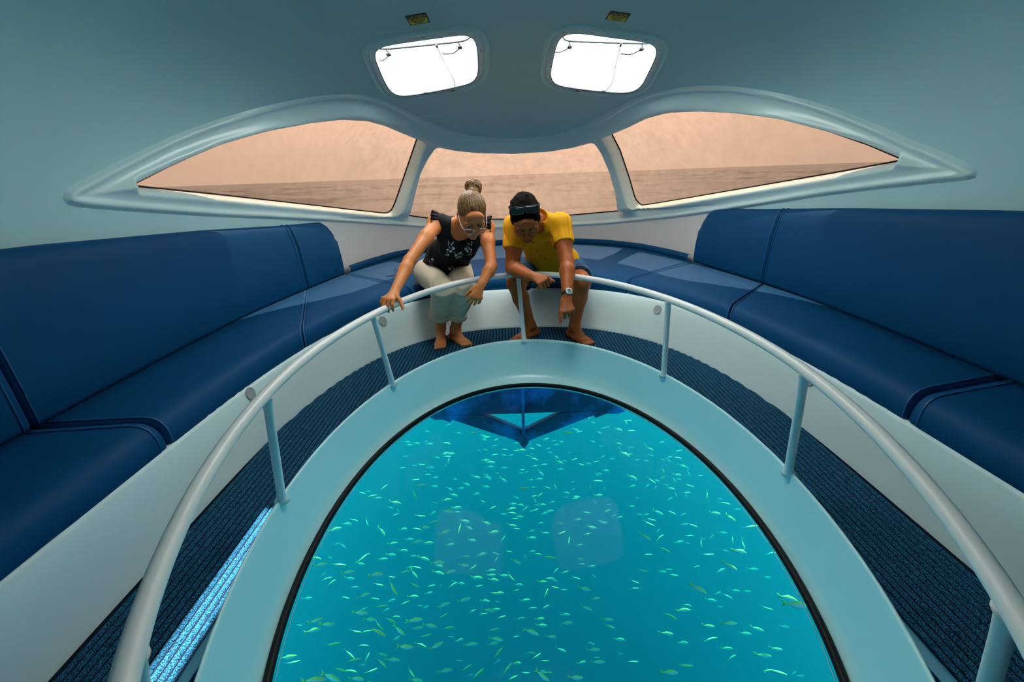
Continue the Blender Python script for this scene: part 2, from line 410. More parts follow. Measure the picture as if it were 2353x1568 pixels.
# region of each triangle: ceiling above the window frame, walls below and beside it
def region(c2, c3):
    if c3[2] < 0.98: return 'wall_left' if c2[0] < -0.55 else ('wall_right' if c2[0] > 0.55 else 'wall_front')
    return 'ceiling'
WALLF = principled('window_lit_gelcoat', (0.80, 0.80, 0.77), 0.4, 0.4, mottle=(3.0, 0.03))  # white wall with warm window light put into its base colour
reg = [region(cen[i], cz[i]) for i in range(len(tri))]
for nm in ('ceiling', 'wall_left', 'wall_right', 'wall_front'):
    T = [tri[i] for i in range(len(tri)) if ok[i] and reg[i] == nm]
    idx = sorted({k for t_ in T for k in t_}); mp2 = {k: i for i, k in enumerate(idx)}
    F = [tuple(mp2[k] for k in t_) for t_ in T]; W3 = P3[idx]
    if nm != 'wall_front':      # carry the section straight back behind the camera
        sgn = {'wall_left': (-1,), 'wall_right': (1,), 'ceiling': (-1, 1)}[nm]
        zlim = 0.98
        for s in sgn:
            th_l = [b for b in np.r_[np.radians(np.arange(-13, 90, 1.5)), PI/2] if (env(s*PI/2, b)[2] >= zlim-0.035 if nm == 'ceiling' else env(s*PI/2, b)[2] <= zlim+0.035)]
            col = np.array([env(s*PI/2, b) for b in th_l])
            ys = np.linspace(OY, -2.6, 9); b0 = len(W3)
            W3 = np.vstack([W3]+[np.stack([col[:, 0], np.full(len(col), y_), col[:, 2]], 1) for y_ in ys])
            F += [tuple(b0+k for k in f_) for f_ in grid_faces(len(ys), len(col))]
    o = mesh(nm, W3, F, WALLF if nm == 'wall_front' else CEIL_SHADED)
    bm = bmesh.new(); bm.from_mesh(o.data); bmesh.ops.remove_doubles(bm, verts=bm.verts, dist=1e-4); bm.to_mesh(o.data); bm.free()
    tag(o, {'ceiling': 'smooth white moulded cabin ceiling around the two roof hatches', 'wall_left': 'white moulded side wall above the left seats',
            'wall_right': 'white moulded side wall above the right seats', 'wall_front': 'white moulded wall below the front windows'}[nm], kind='structure')
# back wall, behind the camera
v, f = box_data((0, -2.6, 1.0), 4.0, 0.06, 2.7); tag(mesh('wall_back', v, f, VINYL, smooth=False), 'blue padded rear bulkhead of the cabin', kind='structure')

sl = env(slot_q[:, 0], slot_q[:, 1]); o = tube('window_5', sl, 0.012, GEL_GLOSS, None, 8, True); tag(o, 'rim of an added unseen roof slot for the carpet sun strip', kind='structure')
# ------------------------------------------------------------------ window frame moulding: one continuous moulding with three openings
def smooth01(x): x = np.clip(x, 0, 1); return x*x*(3-2*x)
fr3 = env(frame_q[:, 0], frame_q[:, 1]); w3 = [env(q[:, 0], q[:, 1]) for q in win_q]
# openings at glass depth: the sill side is set back further than the brow side
lo, hi = frame_q.min(0), frame_q.max(0)
st_p = 0.0105/3.0
gp, gt = np.meshgrid(np.arange(lo[0], hi[0], st_p), np.arange(lo[1], hi[1], st_p*1.15), indexing='ij')
Q = np.stack([gp.ravel(), gt.ravel()], 1)
ins = inside_poly(Q, frame_q)
for q in win_q: ins &= ~inside_poly(Q, q)
Q = Q[ins]
P = env(Q[:, 0], Q[:, 1])
dO = dist_poly3(P, fr3); dW = np.minimum.reduce([dist_poly3(P, L) for L in w3])
kk = (dO > 0.006) & (dW > 0.006); Q, dO, dW = Q[kk], dO[kk], dW[kk]
pts, tri = cdt(Q, [frame_q]+win_q)
P = env(pts[:, 0], pts[:, 1]); dO = dist_poly3(P, fr3); dW = np.minimum.reduce([dist_poly3(P, L) for L in w3])
below = P[:, 2] < np.interp(np.abs(pts[:, 0]), [0, .3, .6, .9, 1.3], [0.70, .74, .86, 1.0, 1.12])     # sill side
wrap = np.where(below, 0.095, 0.05)
prof = 0.020*smooth01(dO/0.02)-0.010*smooth01((dO-0.028)/0.02)+0.065*smooth01((dO-0.045)/0.13)
prof = np.where(below, np.minimum(prof, .058), prof)
wrapf = 1-np.clip(dW/wrap, 0, 1)
wq = np.where(below, wrapf**1.15, wrapf**2)
off = -prof*(1-wq)+0.045*wq
cen = np.array([pts[list(t_)].mean(0) for t_ in tri]); ok = inside_poly(cen, frame_q)
for q in win_q: ok &= ~inside_poly(cen, q)
P = env(pts[:, 0], pts[:, 1], off)
o = mesh('trim_1', P, [t_ for t_, k in zip(tri, ok) if k], GEL_GLOSS); fix_normals(o)
tag(o, 'white moulded brow and sill framing the three amber windows, with two pillars', kind='structure')
for k, (q, nm) in enumerate(zip(win_q, ('wide amber side window on the side of the woman', 'amber centre window behind the two people', 'wide amber side window on the side of the man'))):
    # pane follows the hull shape
    lo, hi = q.min(0), q.max(0)
    g = np.array([(a, b) for a in np.arange(lo[0], hi[0], 0.03) for b in np.arange(lo[1], hi[1], 0.03)])
    g = g[inside_poly(g, q)]; g = g[np.min(np.hypot(g[:, None, 0]-q[None, :, 0], g[:, None, 1]-q[None, :, 1]), 1) > 0.008]
    pts, tri = cdt(g, [q]); cen = np.array([pts[list(t_)].mean(0) for t_ in tri]); ok = inside_poly(cen, q)
    P = env(pts[:, 0], pts[:, 1], 0.047)
    o = mesh('window_%d' % (k+1), P, [t_ for t_, z in zip(tri, ok) if z], AMBER); tag(o, nm, kind='structure')
    tube('gasket', env(q[:, 0], q[:, 1], 0.040), 0.0065, BLACK, o, 8, True)

# ------------------------------------------------------------------ roof hatches
def hatch(c, x, y, n, L, onsurf, label):
    e = empty('roof_hatch', tuple(c)); tag(e, label, 'hatch', 'roof hatches')
    N = len(L)
    rings = [(0.075, 0.0), (0.070, 0.010), (0.060, 0.016), (0.050, 0.016), (0.042, 0.006), (0.036, 0.004)]
    v = np.vstack([onsurf(offset2(L, d), h) for d, h in rings])
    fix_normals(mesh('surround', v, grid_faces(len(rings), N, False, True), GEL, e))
    rings = [(0.037, 0.003), (0.035, 0.009), (0.010, 0.011), (0.004, 0.016), (0.0, 0.012), (0.0, -0.075), (0.03, -0.075)]
    v = np.vstack([onsurf(offset2(L, d), h) for d, h in rings])
    fix_normals(mesh('hatch_frame', v, grid_faces(len(rings), N, False, True), GEL_GLOSS, e))
    tube('seal', onsurf(offset2(L, 0.001), 0.010), 0.005, DARKMETAL, e, 6, True)
    S = resample(onsurf(offset2(L, 0.024), 0.011), 16, True)
    me = None
    for k in range(16):
        if me is None:
            v, f = [], []
            for j, (r_, h_) in enumerate(((0.0075, 0), (0.0065, 0.003), (0.003, 0.0045))):
                v += [S[0]+r_*(math.cos(a)*x+math.sin(a)*y)+n*h_ for a in np.linspace(0, 2*PI, 10, endpoint=False)]
            f = grid_faces(3, 10, False, True)+[tuple(range(20, 30))]
            s0 = mesh('screw', np.array(v)-S[0], f, STEEL, e); me = s0.data; s0.location = Vector(S[0])-e.location
        else:
            s = s0.copy(); COL.objects.link(s); s.parent = e; s.location = Vector(S[k])-e.location
    # lid: clear acrylic sheet lifted above the coaming, rim, stay bar, latches, pull cord
    Lo = offset2(L, 0.03); up = -n; lo_x = L[:, 0].min()
    P = c+Lo[:, :1]*x+Lo[:, 1:]*y+up*0.085
    mesh('lid', P, [tuple(range(N))], OPAL, e, smooth=False)
    tube('lid_rim', c+offset2(L, 0.028)[:, :1]*x+offset2(L, 0.028)[:, 1:]*y+up*0.08, 0.006, GREYP, e, 6, True)
    lo, hi = L.min(0), L.max(0); W_ = hi-lo
    q = lambda a, b, h: c+x*(lo[0]+a*W_[0])+y*(lo[1]+b*W_[1])+up*h
    # far edge of the opening is +y (towards the bow); hinge bar on the near edge
    tube('hinge_bar', spline([q(.06, .22, .06), q(.12, .30, .07), q(.3, .31, .07), q(.7, .31, .07), q(.88, .30, .07), q(.95, .22, .06)], 5), 0.006, DARKMETAL, e, 8)
    for a in (0.14, 0.82):
        hd = spline([q(a, .32, .07), q(a+.01, .37, .06), q(a-.07, .43, .05), q(a-.17, .42, .05)], 5)
        tube('handle', hd, 0.0045, DARKMETAL, e, 6)
        bevel(mesh('latch', *box_data(q(a+.01, .36, .055), .03, .03, .012, x, y, n), DARKMETAL, e), 0.003)
    tube('pull_cord', spline([q(.62, .30, .066), q(.64, .5, .04), q(.69, .82, .010), q(.66, .965, -.004)], 5), 0.0032, DARKMETAL, e, 6)
    bevel(mesh('cord_toggle', *box_data(q(.62, .32, .062), .016, .03, .012, x, y, n), DARKMETAL, e), 0.003)
    for a in (0.35, 0.64):
        bevel(mesh('catch', *box_data(q(a, .985, -.004), .03, .014, .012, x, y, n), DARKMETAL, e), 0.003)
    return e
hatch(*HATCH[0], 'open white roof hatch with pull cord, beside the left caution sticker')
e3 = hatch(*HATCH[2], 'added unseen opal roof hatch for fill light'); e3.name = 'window_6'; e3['kind'] = 'structure'  # unseen hatch added overhead as fill light for rail and plinth
for k_ in ('category', 'group'): del e3[k_]
hatch(*HATCH[1], 'open white roof hatch with pull cord, beside the right caution sticker')

# ------------------------------------------------------------------ caution stickers
YEL = principled('sticker_yellow', (0.62, 0.55, 0.02), 0.4)
INK = principled('sticker_black', (0.012, 0.013, 0.012), 0.45)
def sticker(quad, label):
    C4 = [env(*hit_env(*p), -0.002) for p in quad]           # top-left, top-right, bottom-right, bottom-left
    c = np.mean(C4, 0); x = nrm((C4[1]-C4[0])+(C4[2]-C4[3])); yy = (C4[0]-C4[3])+(C4[1]-C4[2]); y = nrm(yy-x*np.dot(yy, x)); n = np.cross(x, y)
    if np.dot(n, EYE-c) < 0: n = -n
    w_ = 0.5*(np.linalg.norm(C4[1]-C4[0])+np.linalg.norm(C4[2]-C4[3])); h_ = 0.5*(np.linalg.norm(C4[0]-C4[3])+np.linalg.norm(C4[1]-C4[2]))
    e = empty('caution_sticker', tuple(c)); tag(e, label, 'sticker', 'caution stickers by the hatches')
    mesh('backing', *box_data(c, w_, h_, .0012, x, y, n), INK, e, smooth=False)
    mesh('yellow_panel', *box_data(c-y*h_*.17+n*.0008, w_*.90, h_*.52, .0012, x, y, n), YEL, e, smooth=False)
    def text(s, size, pos, name, mat):
        cu = bpy.data.curves.new(name, 'FONT'); cu.body = s; cu.align_x = 'CENTER'; cu.align_y = 'CENTER'; cu.size = size; cu.extrude = 0.0003
        to = bpy.data.objects.new('tmp', cu); COL.objects.link(to); bpy.context.view_layer.update()
        me = bpy.data.meshes.new_from_object(to.evaluated_get(bpy.context.evaluated_depsgraph_get())); bpy.data.objects.remove(to); bpy.data.curves.remove(cu)
        ws = max(v_.co.x for v_ in me.vertices)-min(v_.co.x for v_ in me.vertices)
        sx = w_*.86/ws if name == 'lettering' else 1.0
        for v_ in me.vertices:
            q = pos+x*v_.co.x*sx+y*v_.co.y+n*(v_.co.z); v_.co = q
        me.materials.clear(); return link(name, me, mat, e)
    text('CAUTION', h_*.36, c+y*h_*.27+n*.0012, 'lettering', YEL)
    pr = [box_data(c+y*h_*(-.0-.11*k)+n*.0016, w_*l_, h_*.045, .0006, x, y, n) for k, l_ in enumerate((.74, .66, .5, .36))]
    v, f = merge(*pr); mesh('small_print', v, f, INK, e, smooth=False)
sticker([(933, 36), (981, 29), (985, 50), (940, 59)], 'yellow and black caution sticker above the hatch over the woman')
sticker([(1400, 24), (1446, 31), (1440, 50), (1393, 44)], 'yellow and black caution sticker above the hatch over the man')

# ================================================================== FLOOR WELL: coaming, glass, carpet, rail
def sup(a, b, yc, n, u):
    c, s = np.cos(u), np.sin(u)
    return np.stack([a*np.sign(c)*np.abs(c)**(2/n), yc+b*np.sign(s)*np.abs(s)**(2/n)], -1)
LIP = (0.913, 1.491, 1.377, 2.0); GLS = (0.850, 1.302, 1.366, 2.03); RAILC = (0.8623, 1.527, 1.457, 1.9)
def super_r(cv, x, y): a, b, yc, n = cv; return (np.abs(x/a)**n+np.abs((y-yc)/b)**n)**(1/n)
U = np.linspace(0, 2*PI, 160, endpoint=False)
lipP, glsP = sup(*LIP, U), sup(*GLS, U)
prof = [(-0.02, -.02), (-.02, .055), (0.0, .074), (.04, .085), (.11, .086), (.16, .076), (.185, .058), (.23, .040), (.29, .010), (.48, -.075), (.60, -.118), (.72, -.138), (.86, -.150), (1.0, -.160), (1.0, -.185)]
v = np.vstack([np.column_stack([lipP*(1-f_)+glsP*f_, np.full(len(U), z_)]) for f_, z_ in prof])
o = fix_normals(mesh('trim_2', v, grid_faces(len(prof), len(U), False, True), WATER_LIT_GEL)); tag(o, 'white oval coaming around the glass floor, water light in its colour', kind='structure')
gp2 = glsP
v = np.vstack([np.column_stack([gp2, np.full(len(U), z_)]) for z_ in (-.160, -.163)])
o = mesh('window_4', v[:len(U)], [tuple(range(len(U)))], FLOORGLASS, smooth=False); tag(o, 'oval glass viewing floor over the fish', kind='structure')
tube('gasket', np.column_stack([sup(.843, 1.294, 1.366, 2.03, U), np.full(len(U), -.157)]), 0.0135, BLACK, o, 8, True)
EDGE = principled('glass_edge_highlight', (0.10, 0.55, 0.62), 0.15, 0.6)  # cyan highlight along the glass edge, put into the base colour
tube('glass_edge', np.column_stack([sup(.826, 1.277, 1.366, 2.03, U), np.full(len(U), -.168)]), 0.0022, EDGE, o, 6, True)
CARP = (1.232, 2.0, 1.36, 2.5)
BACKING = principled('carpet_backing', (0.004, 0.010, 0.022), 0.9, 0.1)
def carpet_material():
    m = principled('carpet_rib_pile', (0.006, 0.045, 0.12), 0.75, 0.09)
    t = NT(m.node_tree); p = m.node_tree.nodes['Principled BSDF']
    c = t.add('ShaderNodeTexCoord')
    n1 = t.add('ShaderNodeTexNoise', i_Scale=330.0, i_Detail=2.0); t.link(c, 'Object', n1, 'Vector')
    r = t.add('ShaderNodeValToRGB'); t.link(n1, 0, r, 0)
    e = r.color_ramp.elements; e[0].position = .38; e[0].color = (0.001, 0.012, 0.040, 1); e[1].position = .66; e[1].color = (0.030, 0.20, 0.36, 1)
    t.link(r, 0, p, 'Base Color')
    b = t.add('ShaderNodeBump', i_Strength=1.0, i_Distance=0.004); t.link(n1, 0, b, 'Height'); t.link(b, 0, p, 'Normal')
    return m
PILE = carpet_material()
car = empty('carpet', (0, 1.4, 0)); tag(car, 'dark blue ribbed carpet runner around the oval glass floor', 'carpet')
Uc = np.linspace(-0.02, PI+.02, 120); oc, ic = sup(*CARP, Uc), sup(*LIP, Uc)
oc = np.vstack([[1.232, -1.6], oc, [-1.232, -1.6]]); ic = np.vstack([[.91, -1.6], ic, [-.91, -1.6]])
v = np.vstack([np.column_stack([oc*1.0+(0, .0), np.full(len(oc), .001)]), np.column_stack([ic, np.full(len(oc), .001)])])
mesh('backing', v, grid_faces(2, len(oc)), BACKING, car, smooth=False)
def ybound(cv, x, far=True):
    a, b, yc, n = cv; t_ = 1-abs(x/a)**n
    return None if t_ <= 0 else yc+b*t_**(1/n)
pitch, rw = 0.0232, 0.0170
for k in range(-53, 54):
    xc = k*pitch; xs = [xc-rw/2, xc-rw*.32, xc, xc+rw*.32, xc+rw/2]; zs = [.001, .0065, .0078, .0065, .001]
    if max(abs(xs[0]), abs(xs[-1])) >= 1.225: continue
    y1 = [ybound(CARP, x_)-.012 for x_ in xs]
    y0 = [(ybound(LIP, x_) or -1.5)+.0 if abs(x_) < LIP[0] else -1.5 for x_ in xs]
    if any(abs(x_) >= LIP[0] for x_ in xs): y0 = [1.40 if abs(x_) < LIP[0] else -1.5 for x_ in xs]
    v, nr = [], 12
    for i in range(nr): v += [(x_, a_+(b_-a_)*i/(nr-1), z_) for x_, a_, b_, z_ in zip(xs, y0, y1, zs)]
    mesh('rib', v, grid_faces(nr, 5), PILE, car)
fo = np.vstack([[1.30, -1.9], oc[1:-1]*1.04, [-1.30, -1.9]]); fi = np.vstack([[.925, -1.9], ic[1:-1]*1.004, [-.925, -1.9]])
v = np.vstack([np.column_stack([fo, np.full(len(fo), -.006)]), np.column_stack([fi, np.full(len(fo), -.006)]), np.column_stack([fi, np.full(len(fo), -.05)]), np.column_stack([fo, np.full(len(fo), -.05)])])
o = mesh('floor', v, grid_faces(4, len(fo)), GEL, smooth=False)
tag(o, 'white moulded cabin floor under the carpet', kind='structure')
# hull skin below the seats, closing the room off from the water
ph = np.linspace(-PI/2, PI/2, 60); top = env(ph, np.full(60, math.radians(-12)))
hp = np.vstack([[(-1.87, -2.6, .3)], top, [(1.87, -2.6, .3)]])
lw = np.array([(x_*.80, (y_ if y_ < 1.2 else 1.2+(y_-1.2)*.62), -.20) for x_, y_, z_ in hp])
inn = sup(*LIP, np.linspace(PI+.001, -.001, 60)); inn = np.vstack([[(-.913, -2.6)], inn, [(.913, -2.6)]])
v = np.vstack([hp, lw, np.column_stack([inn, np.full(len(inn), -.21)])])
HULLP = principled('blue_antifouling', (0.004, 0.10, 0.30), 0.6, 0.3)
o = mesh('hull', v, grid_faces(3, len(hp)), HULLP); tag(o, 'blue painted hull bottom of the boat', kind='structure')
o = mesh('hull_aft', [(-.95, -2.6, -.2), (.95, -2.6, -.2), (.95, .1, -.2), (-.95, .1, -.2)], [(0, 1, 2, 3)], HULLP); tag(o, 'blue painted hull bottom behind the glass floor', kind='structure')

v, f = merge(box_data((0, -7.6, -.4), 3.8, 10.0, .25)); o = mesh('hull_stern', v, f, HULLP, smooth=False); tag(o, 'blue hull bottom running back behind the cabin', kind='structure')
RZ = 0.4977
rail = empty('handrail', (0, 1.4, 0)); tag(rail, 'white oval handrail on posts around the glass floor', 'railing')
Ur = np.linspace(-0.85, PI+.85, 200); rp = sup(*RAILC, Ur)
tube('top_rail', np.column_stack([rp, np.full(len(rp), RZ)]), 0.0185, RAILP, rail, 16)
def rail_pt(x, y):
    k = np.argmin(np.hypot(rp[:, 0]-x, rp[:, 1]-y)); return rp[k]
def lip_pt(x, y, f_=.12):
    k = np.argmin(np.hypot(lipP[:, 0]-x, lipP[:, 1]-y)); return lipP[k]*(1-f_)+glsP[k]*f_
nl, nr_ = at_z(320, 1500, RZ), at_z(2318, 1400, RZ)
for (tx, ty), (bx, by) in (((-.864, 1.28), (-.93, 1.34)), ((-.72, 2.15), (-.78, 2.26)), ((-.016, 2.8), (-.016, 2.856)), ((.70, 2.23), (.74, 2.27)), ((.85, 1.32), (.92, 1.36)), (nl[:2], nl[:2]+(-.06, .02)), (nr_[:2], nr_[:2]+(.05, .03))):
    T_ = np.r_[rail_pt(tx, ty), RZ-.004]; B_ = np.r_[lip_pt(bx, by), .070]
    d = nrm(T_-B_); path = [B_, B_+d*.010, B_+d*.025, B_+d*.06, T_-d*.06, T_-d*.022, T_-d*.006]
    tube('post', path, [.026, .019, .0155, .0145, .0145, .0155, .021], RAILP, rail, 14)

# ================================================================== BENCHES
FRONT = (1.30, 2.36, 1.2, 2.6)
def front_curve():
    u = np.linspace(0, PI, 400); p_ = sup(*FRONT, u)[::-1]           # left (-x) to right (+x)
    return np.vstack([np.column_stack([np.full(60, -1.30), np.linspace(-1.9, 1.19, 60)]), p_, np.column_stack([np.full(60, 1.30), np.linspace(1.19, -1.9, 60)])])
BK = [(-1.74, -1.9), (-1.74, -.5), (-1.74, .6), (-1.74, 1.3), (-1.745, 2.0), (-1.73, 2.58), (-1.69, 3.0), (-1.61, 3.5), (-1.53, 3.93), (-1.41, 4.40), (-1.18, 4.92), (-.80, 5.24), (-.40, 5.36), (0, 5.40)]
BACK = spline(BK+[(-x_, y_) for x_, y_ in BK[-2::-1]], 16); FRC = front_curve()
def near(C, p_): return int(np.argmin(np.hypot(C[:, 0]-p_[0], C[:, 1]-p_[1])))
def seg(C, p_, q_, n): return resample(C[near(C, p_):near(C, q_)+1], n)
SEAT_Z = 0.362
def cushion(fa, fb, ba, bb, label, n=34, gap=(.004, .004), bench_name='seat_cushion', back_in=0.0):
    Fp, Bp = seg(FRC, fa, fb, n), seg(BACK, ba, bb, n)
    e = empty(bench_name, (float(Fp[n//2, 0]), float(Fp[n//2, 1]), .25)); tag(e, label, 'cushion', 'blue seat cushions')
    # across: (distance from the front edge in metres or fraction, height)
    bt = .250
    sec = [('m', .055, bt+.004), ('m', .012, bt), ('m', -.004, bt+.012), ('m', -.004, SEAT_Z-.070), ('m', .002, SEAT_Z-.040), ('m', .018, SEAT_Z-.014), ('m', .045, SEAT_Z+.001), ('m', .085, SEAT_Z+.005), ('f', .42, SEAT_Z+.002), ('f', .75, SEAT_Z-.002), ('f', .97, SEAT_Z-.006), ('f', .985, SEAT_Z-.015), ('f', .985, bt+.01)]
    rows = []
    tt = np.r_[np.linspace(0, .02, 4)[:-1], np.linspace(.02, .98, n), np.linspace(.98, 1, 4)[1:]]
    Ls = np.linalg.norm(np.diff(Fp, axis=0), axis=1).sum(); Lb = np.linalg.norm(np.diff(Bp, axis=0), axis=1).sum(); Lm = .5*(Ls+Lb)
    for t_ in tt:
        te = t_
        k = t_*(n-1); i = min(int(k), n-2); fr_ = k-i
        A = Fp[i]*(1-fr_)+Fp[i+1]*fr_; B = Bp[i]*(1-fr_)+Bp[i+1]*fr_; D = B-A; Ld = np.linalg.norm(D); D = D/Ld
        dend = min(t_, 1-t_)*Lm; r_ = .022; shr = r_-math.sqrt(max(0, r_*r_-(r_-min(dend, r_))**2))   # rounded ends
        row = []
        for kind, a_, z_ in sec:
            d = a_ if kind == 'm' else a_*Ld
            zz = z_-shr*(1 if z_ > SEAT_Z-.09 else 0)*.8; dd = d+shr*(1 if kind == 'm' else 0)*.7
            # soft puckering along the lower hem
            if z_ < bt+.013: zz += .0035*math.sin(t_*Lm*62)+.002*math.sin(t_*Lm*151)
            row.append(np.r_[A+D*dd, zz])
        rows.append(row)
    m_ = len(sec); v = np.array(rows).reshape(-1, 3)
    # end gap
    Fc = grid_faces(len(tt), m_)+[tuple(range(m_)), tuple((len(tt)-1)*m_+k for k in range(m_-1, -1, -1))]
    o = fix_normals(mesh('cover', v, Fc, VINYL, e)); auto_smooth(o, 60)
    R_ = np.array(rows)
    for j in (2, len(tt)-3):
        path = R_[j, 2:11]+np.array([0, 0, .0015]); tube('piping', path, .0035, PIPING, e, 6)
    return e
K = {'a': ((-1.3, -1.9), (-1.74, -1.9)), 'b': ((-1.30, 1.40), (-1.74, 1.38)), 'c': ((-1.25, 2.36), (-1.63, 3.42)), 'd': ((-.87, 3.33), (-1.53, 3.93)),
     'e': ((.84, 3.34), (1.53, 3.93)), 'f': ((1.20, 2.52), (1.68, 3.09)), 'g': ((1.28, 1.40), (1.74, 1.53)), 'h': ((1.3, -1.9), (1.74, -1.9))}
for a_, b_, lab in (('a', 'b', 'blue seat cushion of the left bench closest to the camera'), ('b', 'c', 'long blue seat cushion in the middle of the left bench'),
                    ('c', 'd', 'blue seat cushion at the end of the left bench, partly sunlit, beside the woman'), ('d', 'e', 'broad blue bow cushion on which the two people sit'),
                    ('e', 'f', 'blue seat cushion at the far end of the right bench, beside the man'), ('f', 'g', 'long blue seat cushion in the middle of the right bench'),
                    ('g', 'h', 'blue seat cushion of the right bench closest to the camera')):
    cushion(K[a_][0], K[b_][0], K[a_][1], K[b_][1], lab)
# low blue edge strip where the bow cushion meets the wall
strip = seg(BACK, (-1.50, 4.02), (1.50, 4.02), 60)
c0 = np.array([0, 3.4]); dirs = (c0-strip)/np.linalg.norm(c0-strip, axis=1)[:, None]
rows = []
for (d, z_) in ((.0, .34), (.028, .34), (.028, .395), (.016, .408), (.0, .410), (-.03, .400)):
    rows.append(np.column_stack([strip+dirs*d, np.full(60, z_)]))
o = fix_normals(mesh('edge_cushion', np.vstack(rows), grid_faces(6, 60), VINYL)); tag(o, 'low blue padded strip along the wall behind the two people', 'cushion')

def back_top(t_xy):
    """height of the backrest top along the bench, falling towards the bow"""
    return np.interp(t_xy[1], [-2, 1.0, 1.7, 2.6, 3.3, 3.95], [.97, .95, .935, .885, .835, .80])
def backrest(pa, pb, label, round_a=False, round_b=False, n=36):
    C = seg(BACK, pa, pb, n); T_ = np.gradient(C, axis=0); T_ /= np.linalg.norm(T_, axis=1)[:, None]
    Nn = np.column_stack([-T_[:, 1], T_[:, 0]]); s = np.sign(np.sum(Nn*(C-np.array([0, 1.5])), 1))[:, None]; Nn = Nn*s    # outward
    e = empty('backrest_cushion', (float(C[n//2, 0]), float(C[n//2, 1]), .35)); tag(e, label, 'cushion', 'blue backrest cushions')
    sec = [(.10, .345, 0), (.02, .345, 0), (-.004, .352, 0), (-.010, .375, 0), (-.004, .50, 0), (.012, .68, 0), (.030, -.085, 1), (.040, -.045, 1), (.056, -.014, 1), (.078, 0.0, 1), (.105, -.006, 1), (.118, -.03, 1), (.12, -.15, 1)]
    Ls = np.r_[0, np.cumsum(np.linalg.norm(np.diff(C, axis=0), axis=1))]; L_ = Ls[-1]
    tt = np.unique(np.r_[np.linspace(0, .03, 5), np.linspace(0, L_, n), np.linspace(L_-.16, L_, 14), np.linspace(0, .16, 14)])
    rows = []
    for d_ in tt:
        p_ = np.array([np.interp(d_, Ls, C[:, k]) for k in (0, 1)]); nn = nrm(np.array([np.interp(d_, Ls, Nn[:, k]) for k in (0, 1)]))
        zt = back_top(p_); shr = 0.0; drop = 0.0
        for dist, big in ((d_, round_a), (L_-d_, round_b)):
            r_ = .02; x_ = min(dist, r_); shr = max(shr, r_-math.sqrt(max(0, r_*r_-(r_-x_)**2)))
            if big:
                r2 = .15; x_ = min(dist, r2); drop = max(drop, r2-math.sqrt(max(0, r2*r2-(r2-x_)**2)))
        H = zt-drop
        row = []
        for o_, z_, rel in sec:
            zz = H+z_ if rel else min(z_, H-.10) if z_ > .4 else z_
            if rel and shr: zz -= shr*.5
            row.append(np.r_[p_+nn*(o_+(shr if o_ < .05 else 0)), zz])
        rows.append(row)
    m_ = len(sec); R_ = np.array(rows)
    o = fix_normals(mesh('cover', R_.reshape(-1, 3), grid_faces(len(tt), m_)+[tuple(range(m_)), tuple((len(tt)-1)*m_+k for k in range(m_-1, -1, -1))], VINYL, e)); auto_smooth(o, 60)
    for j in (3, len(tt)-4): tube('piping', R_[j, 2:11]+np.r_[-.001*np.sign(R_[j, 0, 0]), 0, .001], .0035, PIPING, e, 6)
    return e
backrest((-1.74, -1.9), (-1.74, 1.375), 'blue backrest cushion of the left bench closest to the camera')
backrest((-1.74, 1.385), (-1.63, 3.415), 'long blue backrest cushion in the middle of the left bench')
backrest((-1.625, 3.425), (-1.52, 3.97), 'short blue backrest cushion with rounded corner on the left bench', round_b=True)
backrest((1.52, 3.97), (1.685, 3.095), 'blue backrest cushion with rounded corner on the right bench', round_a=True)
backrest((1.688, 3.085), (1.74, -1.9), 'long blue backrest cushion on the right bench closest to the camera')

# white plinth under the seats
u = np.linspace(0, PI, 160); bp_ = sup(*CARP, u)[::-1]
bot = np.vstack([[(-1.232, -1.9)], [(-1.232, 0)], bp_, [(1.232, 0)], [(1.232, -1.9)]])
tp_ = sup(FRONT[0]-.005, FRONT[1]-.02, FRONT[2], FRONT[3], u)[::-1]; top = np.vstack([[(-1.295, -1.9)], [(-1.295, 0)], tp_, [(1.295, 0)], [(1.295, -1.9)]])
# follow matching arc lengths
bot, top = resample(bot, 220), resample(top, 220)
rows = [np.column_stack([bot, np.full(220, -.005)]), np.column_stack([bot, np.full(220, .004)]), np.column_stack([bot*.9+top*.1, np.full(220, .02)])]
for f_ in (.3, .5, .7, .9): rows.append(np.column_stack([bot*(1-f_)+top*f_, np.full(220, .02+(f_-.1)/.9*.255)]))
rows.append(np.column_stack([top, np.full(220, .262)]))
dv = (np.array([0, 1.0])-top); dv /= np.linalg.norm(dv, axis=1)[:, None]
rows.append(np.column_stack([top-dv*.4, np.full(220, .262)]))
pl = empty('bench_plinth', (0, 3.3, 0)); tag(pl, 'curved white plinth carrying the blue bench seats', 'bench')
fix_normals(mesh('riser', np.vstack(rows), grid_faces(len(rows), 220), PLINTH_LIT, pl))
RISER = np.array(rows)
bvh_r = BVHTree.FromPolygons([tuple(p_) for p_ in np.vstack(rows)], grid_faces(len(rows), 220))
